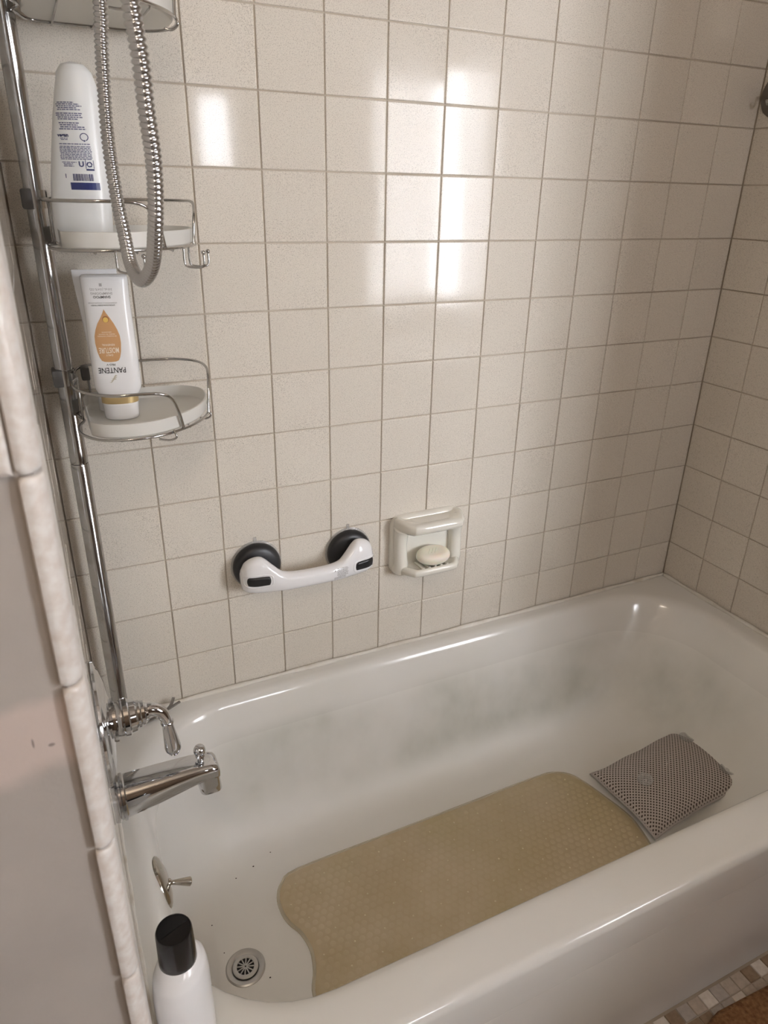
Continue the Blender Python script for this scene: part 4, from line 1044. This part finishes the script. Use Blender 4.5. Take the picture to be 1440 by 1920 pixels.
# back plate with a hollow bowl
bm = xz_loft([(0.0, 0.107, 0.157, 0.0855, 0.0700), (-0.006, 0.107, 0.157, 0.0855, 0.0700), (-0.012, 0.107, 0.157, 0.0825, 0.0670), (-0.0145, 0.107, 0.157, 0.077, 0.0615)], 7)
obj('back_plate', bm, M_CERAMIC, sd, auto=60)
def xy_loft(rows, seg=56, n_=5.0):
    """rows: (z, x0, x1, yfront, chamfer) plan outlines, back edge on the plate, narrowing to the front"""
    bm = bmesh.new(); rings = []
    for z, x0, x1, yf, ch in rows:
        base = [(x0, -0.012), (x0+ch*0.15, -0.028), (x0+ch*0.55, yf+0.018), (x0+ch, yf+0.005), (x0+ch+0.010, yf), ((x0+x1)/2, yf-0.001), (x1-ch-0.010, yf), (x1-ch, yf+0.005), (x1-ch*0.55, yf+0.018), (x1-ch*0.15, -0.028), (x1, -0.012)]
        p = smooth_path([(a, b_, z) for a, b_ in base], 4)+[Vector((x1-0.004, -0.006, z)), Vector((x0+0.004, -0.006, z))]
        rings.append(p)
    loft(bm, rings); return bm
up_ = xy_loft([(0.1880, 0.040, 0.174, -0.030, 0.020), (0.1950, 0.031, 0.183, -0.050, 0.022), (0.2045, 0.027, 0.187, -0.0655, 0.022), (0.2110, 0.027, 0.187, -0.0690, 0.022), (0.2185, 0.027, 0.187, -0.0680, 0.022), (0.2235, 0.029, 0.185, -0.0640, 0.022), (0.2245, 0.036, 0.178, -0.0570, 0.022), (0.2235, 0.044, 0.170, -0.0510, 0.021), (0.2205, 0.049, 0.165, -0.0460, 0.019), (0.2195, 0.056, 0.158, -0.0420, 0.016)])
obj('grab_ledge', up_, M_CERAMIC, sd, auto=70)
lo = xy_loft([(0.0930, 0.045, 0.169, -0.036, 0.020), (0.0955, 0.037, 0.177, -0.050, 0.022), (0.1005, 0.033, 0.181, -0.0600, 0.022), (0.1070, 0.031, 0.183, -0.0640, 0.022), (0.1135, 0.031, 0.183, -0.0640, 0.022), (0.1170, 0.034, 0.180, -0.0610, 0.022), (0.1175, 0.038, 0.176, -0.0570, 0.021), (0.1150, 0.043, 0.171, -0.0535, 0.020), (0.1125, 0.050, 0.164, -0.0480, 0.018)])
ld = obj('soap_tray', lo, M_CERAMIC, sd, auto=70)
bm = bmesh.new()
for k in range(5):
    x = 0.078+k*0.0145; tube(bm, smooth_path([(x, -0.018, 0.113), (x, -0.035, 0.1155), (x, -0.050, 0.1155), (x, -0.058, 0.1165)], 4), 0.0032, 10)
obj('drain_ribs', bm, M_CERAMIC, ld)
for s in (-1, 1):
    bm = bmesh.new(); xx = 0.107+s*0.0665
    pts = [(xx, -0.013, 0.104), (xx-s*0.001, -0.020, 0.118), (xx, -0.019, 0.140), (xx, -0.017, 0.165), (xx, -0.019, 0.190), (xx-s*0.001, -0.022, 0.204)]
    tube(bm, smooth_path(pts, 5), [0.0145+0.004*abs(2*i/25-1)**2 for i in range(26)], 16)
    obj('side_wall', bm, M_CERAMIC, sd)
soap = thing('soap_bar', 'cream oval soap bar tilted in the ceramic soap dish', 'soap', (0.108, -0.040, 0.118))
bm = bmesh.new()
SM = Matrix.Translation((0.1085, -0.0415, 0.1370)) @ Matrix.Rotation(math.radians(16), 4, 'X') @ Matrix.Rotation(math.radians(3), 4, 'Y') 
r = bmesh.ops.create_uvsphere(bm, u_segments=36, v_segments=22, radius=1.0)
for v in r['verts']:
    x, y, z = v.co; d = hypot(x, y)
    z2 = math.copysign(abs(z)**0.85, z); k = 1.0
    if d > 1e-6: k = (d**0.62)/d*1.0
    dent = 0.0022*math.exp(-((x/0.4)**2+((y)/0.35)**2)) if z > 0.3 else 0
    v.co = SM @ Vector((x*k*0.0400, y*k*0.0250, z2*0.0150-dent))
obj('bar', bm, M_SOAP, soap)
bm = bmesh.new()
for q in (-1, 0, 1):
    tube(bm, smooth_path([SM @ Vector((-0.010+q*0.008, -0.006, 0.0128)), SM @ Vector((-0.004+q*0.008, 0.0, 0.0128)), SM @ Vector((0.001+q*0.008, 0.007, 0.0130))], 4), 0.0010, 6)
obj('embossing', bm, M_SOAP, soap)

# smoky suction disc high on the right wall
sc = thing('suction_hook', 'smoky grey suction disc high on the right tiled wall', 'hook', (XR, -0.045, 1.035))
bm = bmesh.new(); lathe(bm, [(0.043, -0.0003), (0.043, -0.002), (0.034, -0.005), (0.022, -0.009), (0.014, -0.010), (0.0, -0.010)], (XR, -0.046, 1.045), 'x', 40)
bmesh.ops.reverse_faces(bm, faces=bm.faces)
obj('disc', bm, mat('smoky_vinyl', (0.22, 0.19, 0.16), 0.3, Transmission_Weight=0.3), sc, auto=50)
bm = bmesh.new(); tube(bm, smooth_path([(XR-0.010, -0.046, 1.045), (XR-0.020, -0.046, 1.043), (XR-0.022, -0.046, 1.030), (XR-0.030, -0.046, 1.026), (XR-0.036, -0.046, 1.034)], 5), 0.003, 8)
obj('hook_arm', bm, M_WIRE, sc)

for o in list(bpy.data.objects):
    if o.name in ('symbols', 'small_print', 'dense_print', 'barcode_and_panel', 'black_lettering', 'grey_lettering', 'drop_lettering', 'warning_print'): o['kind'] = 'stuff'
    if 'org' in o: del o['org']
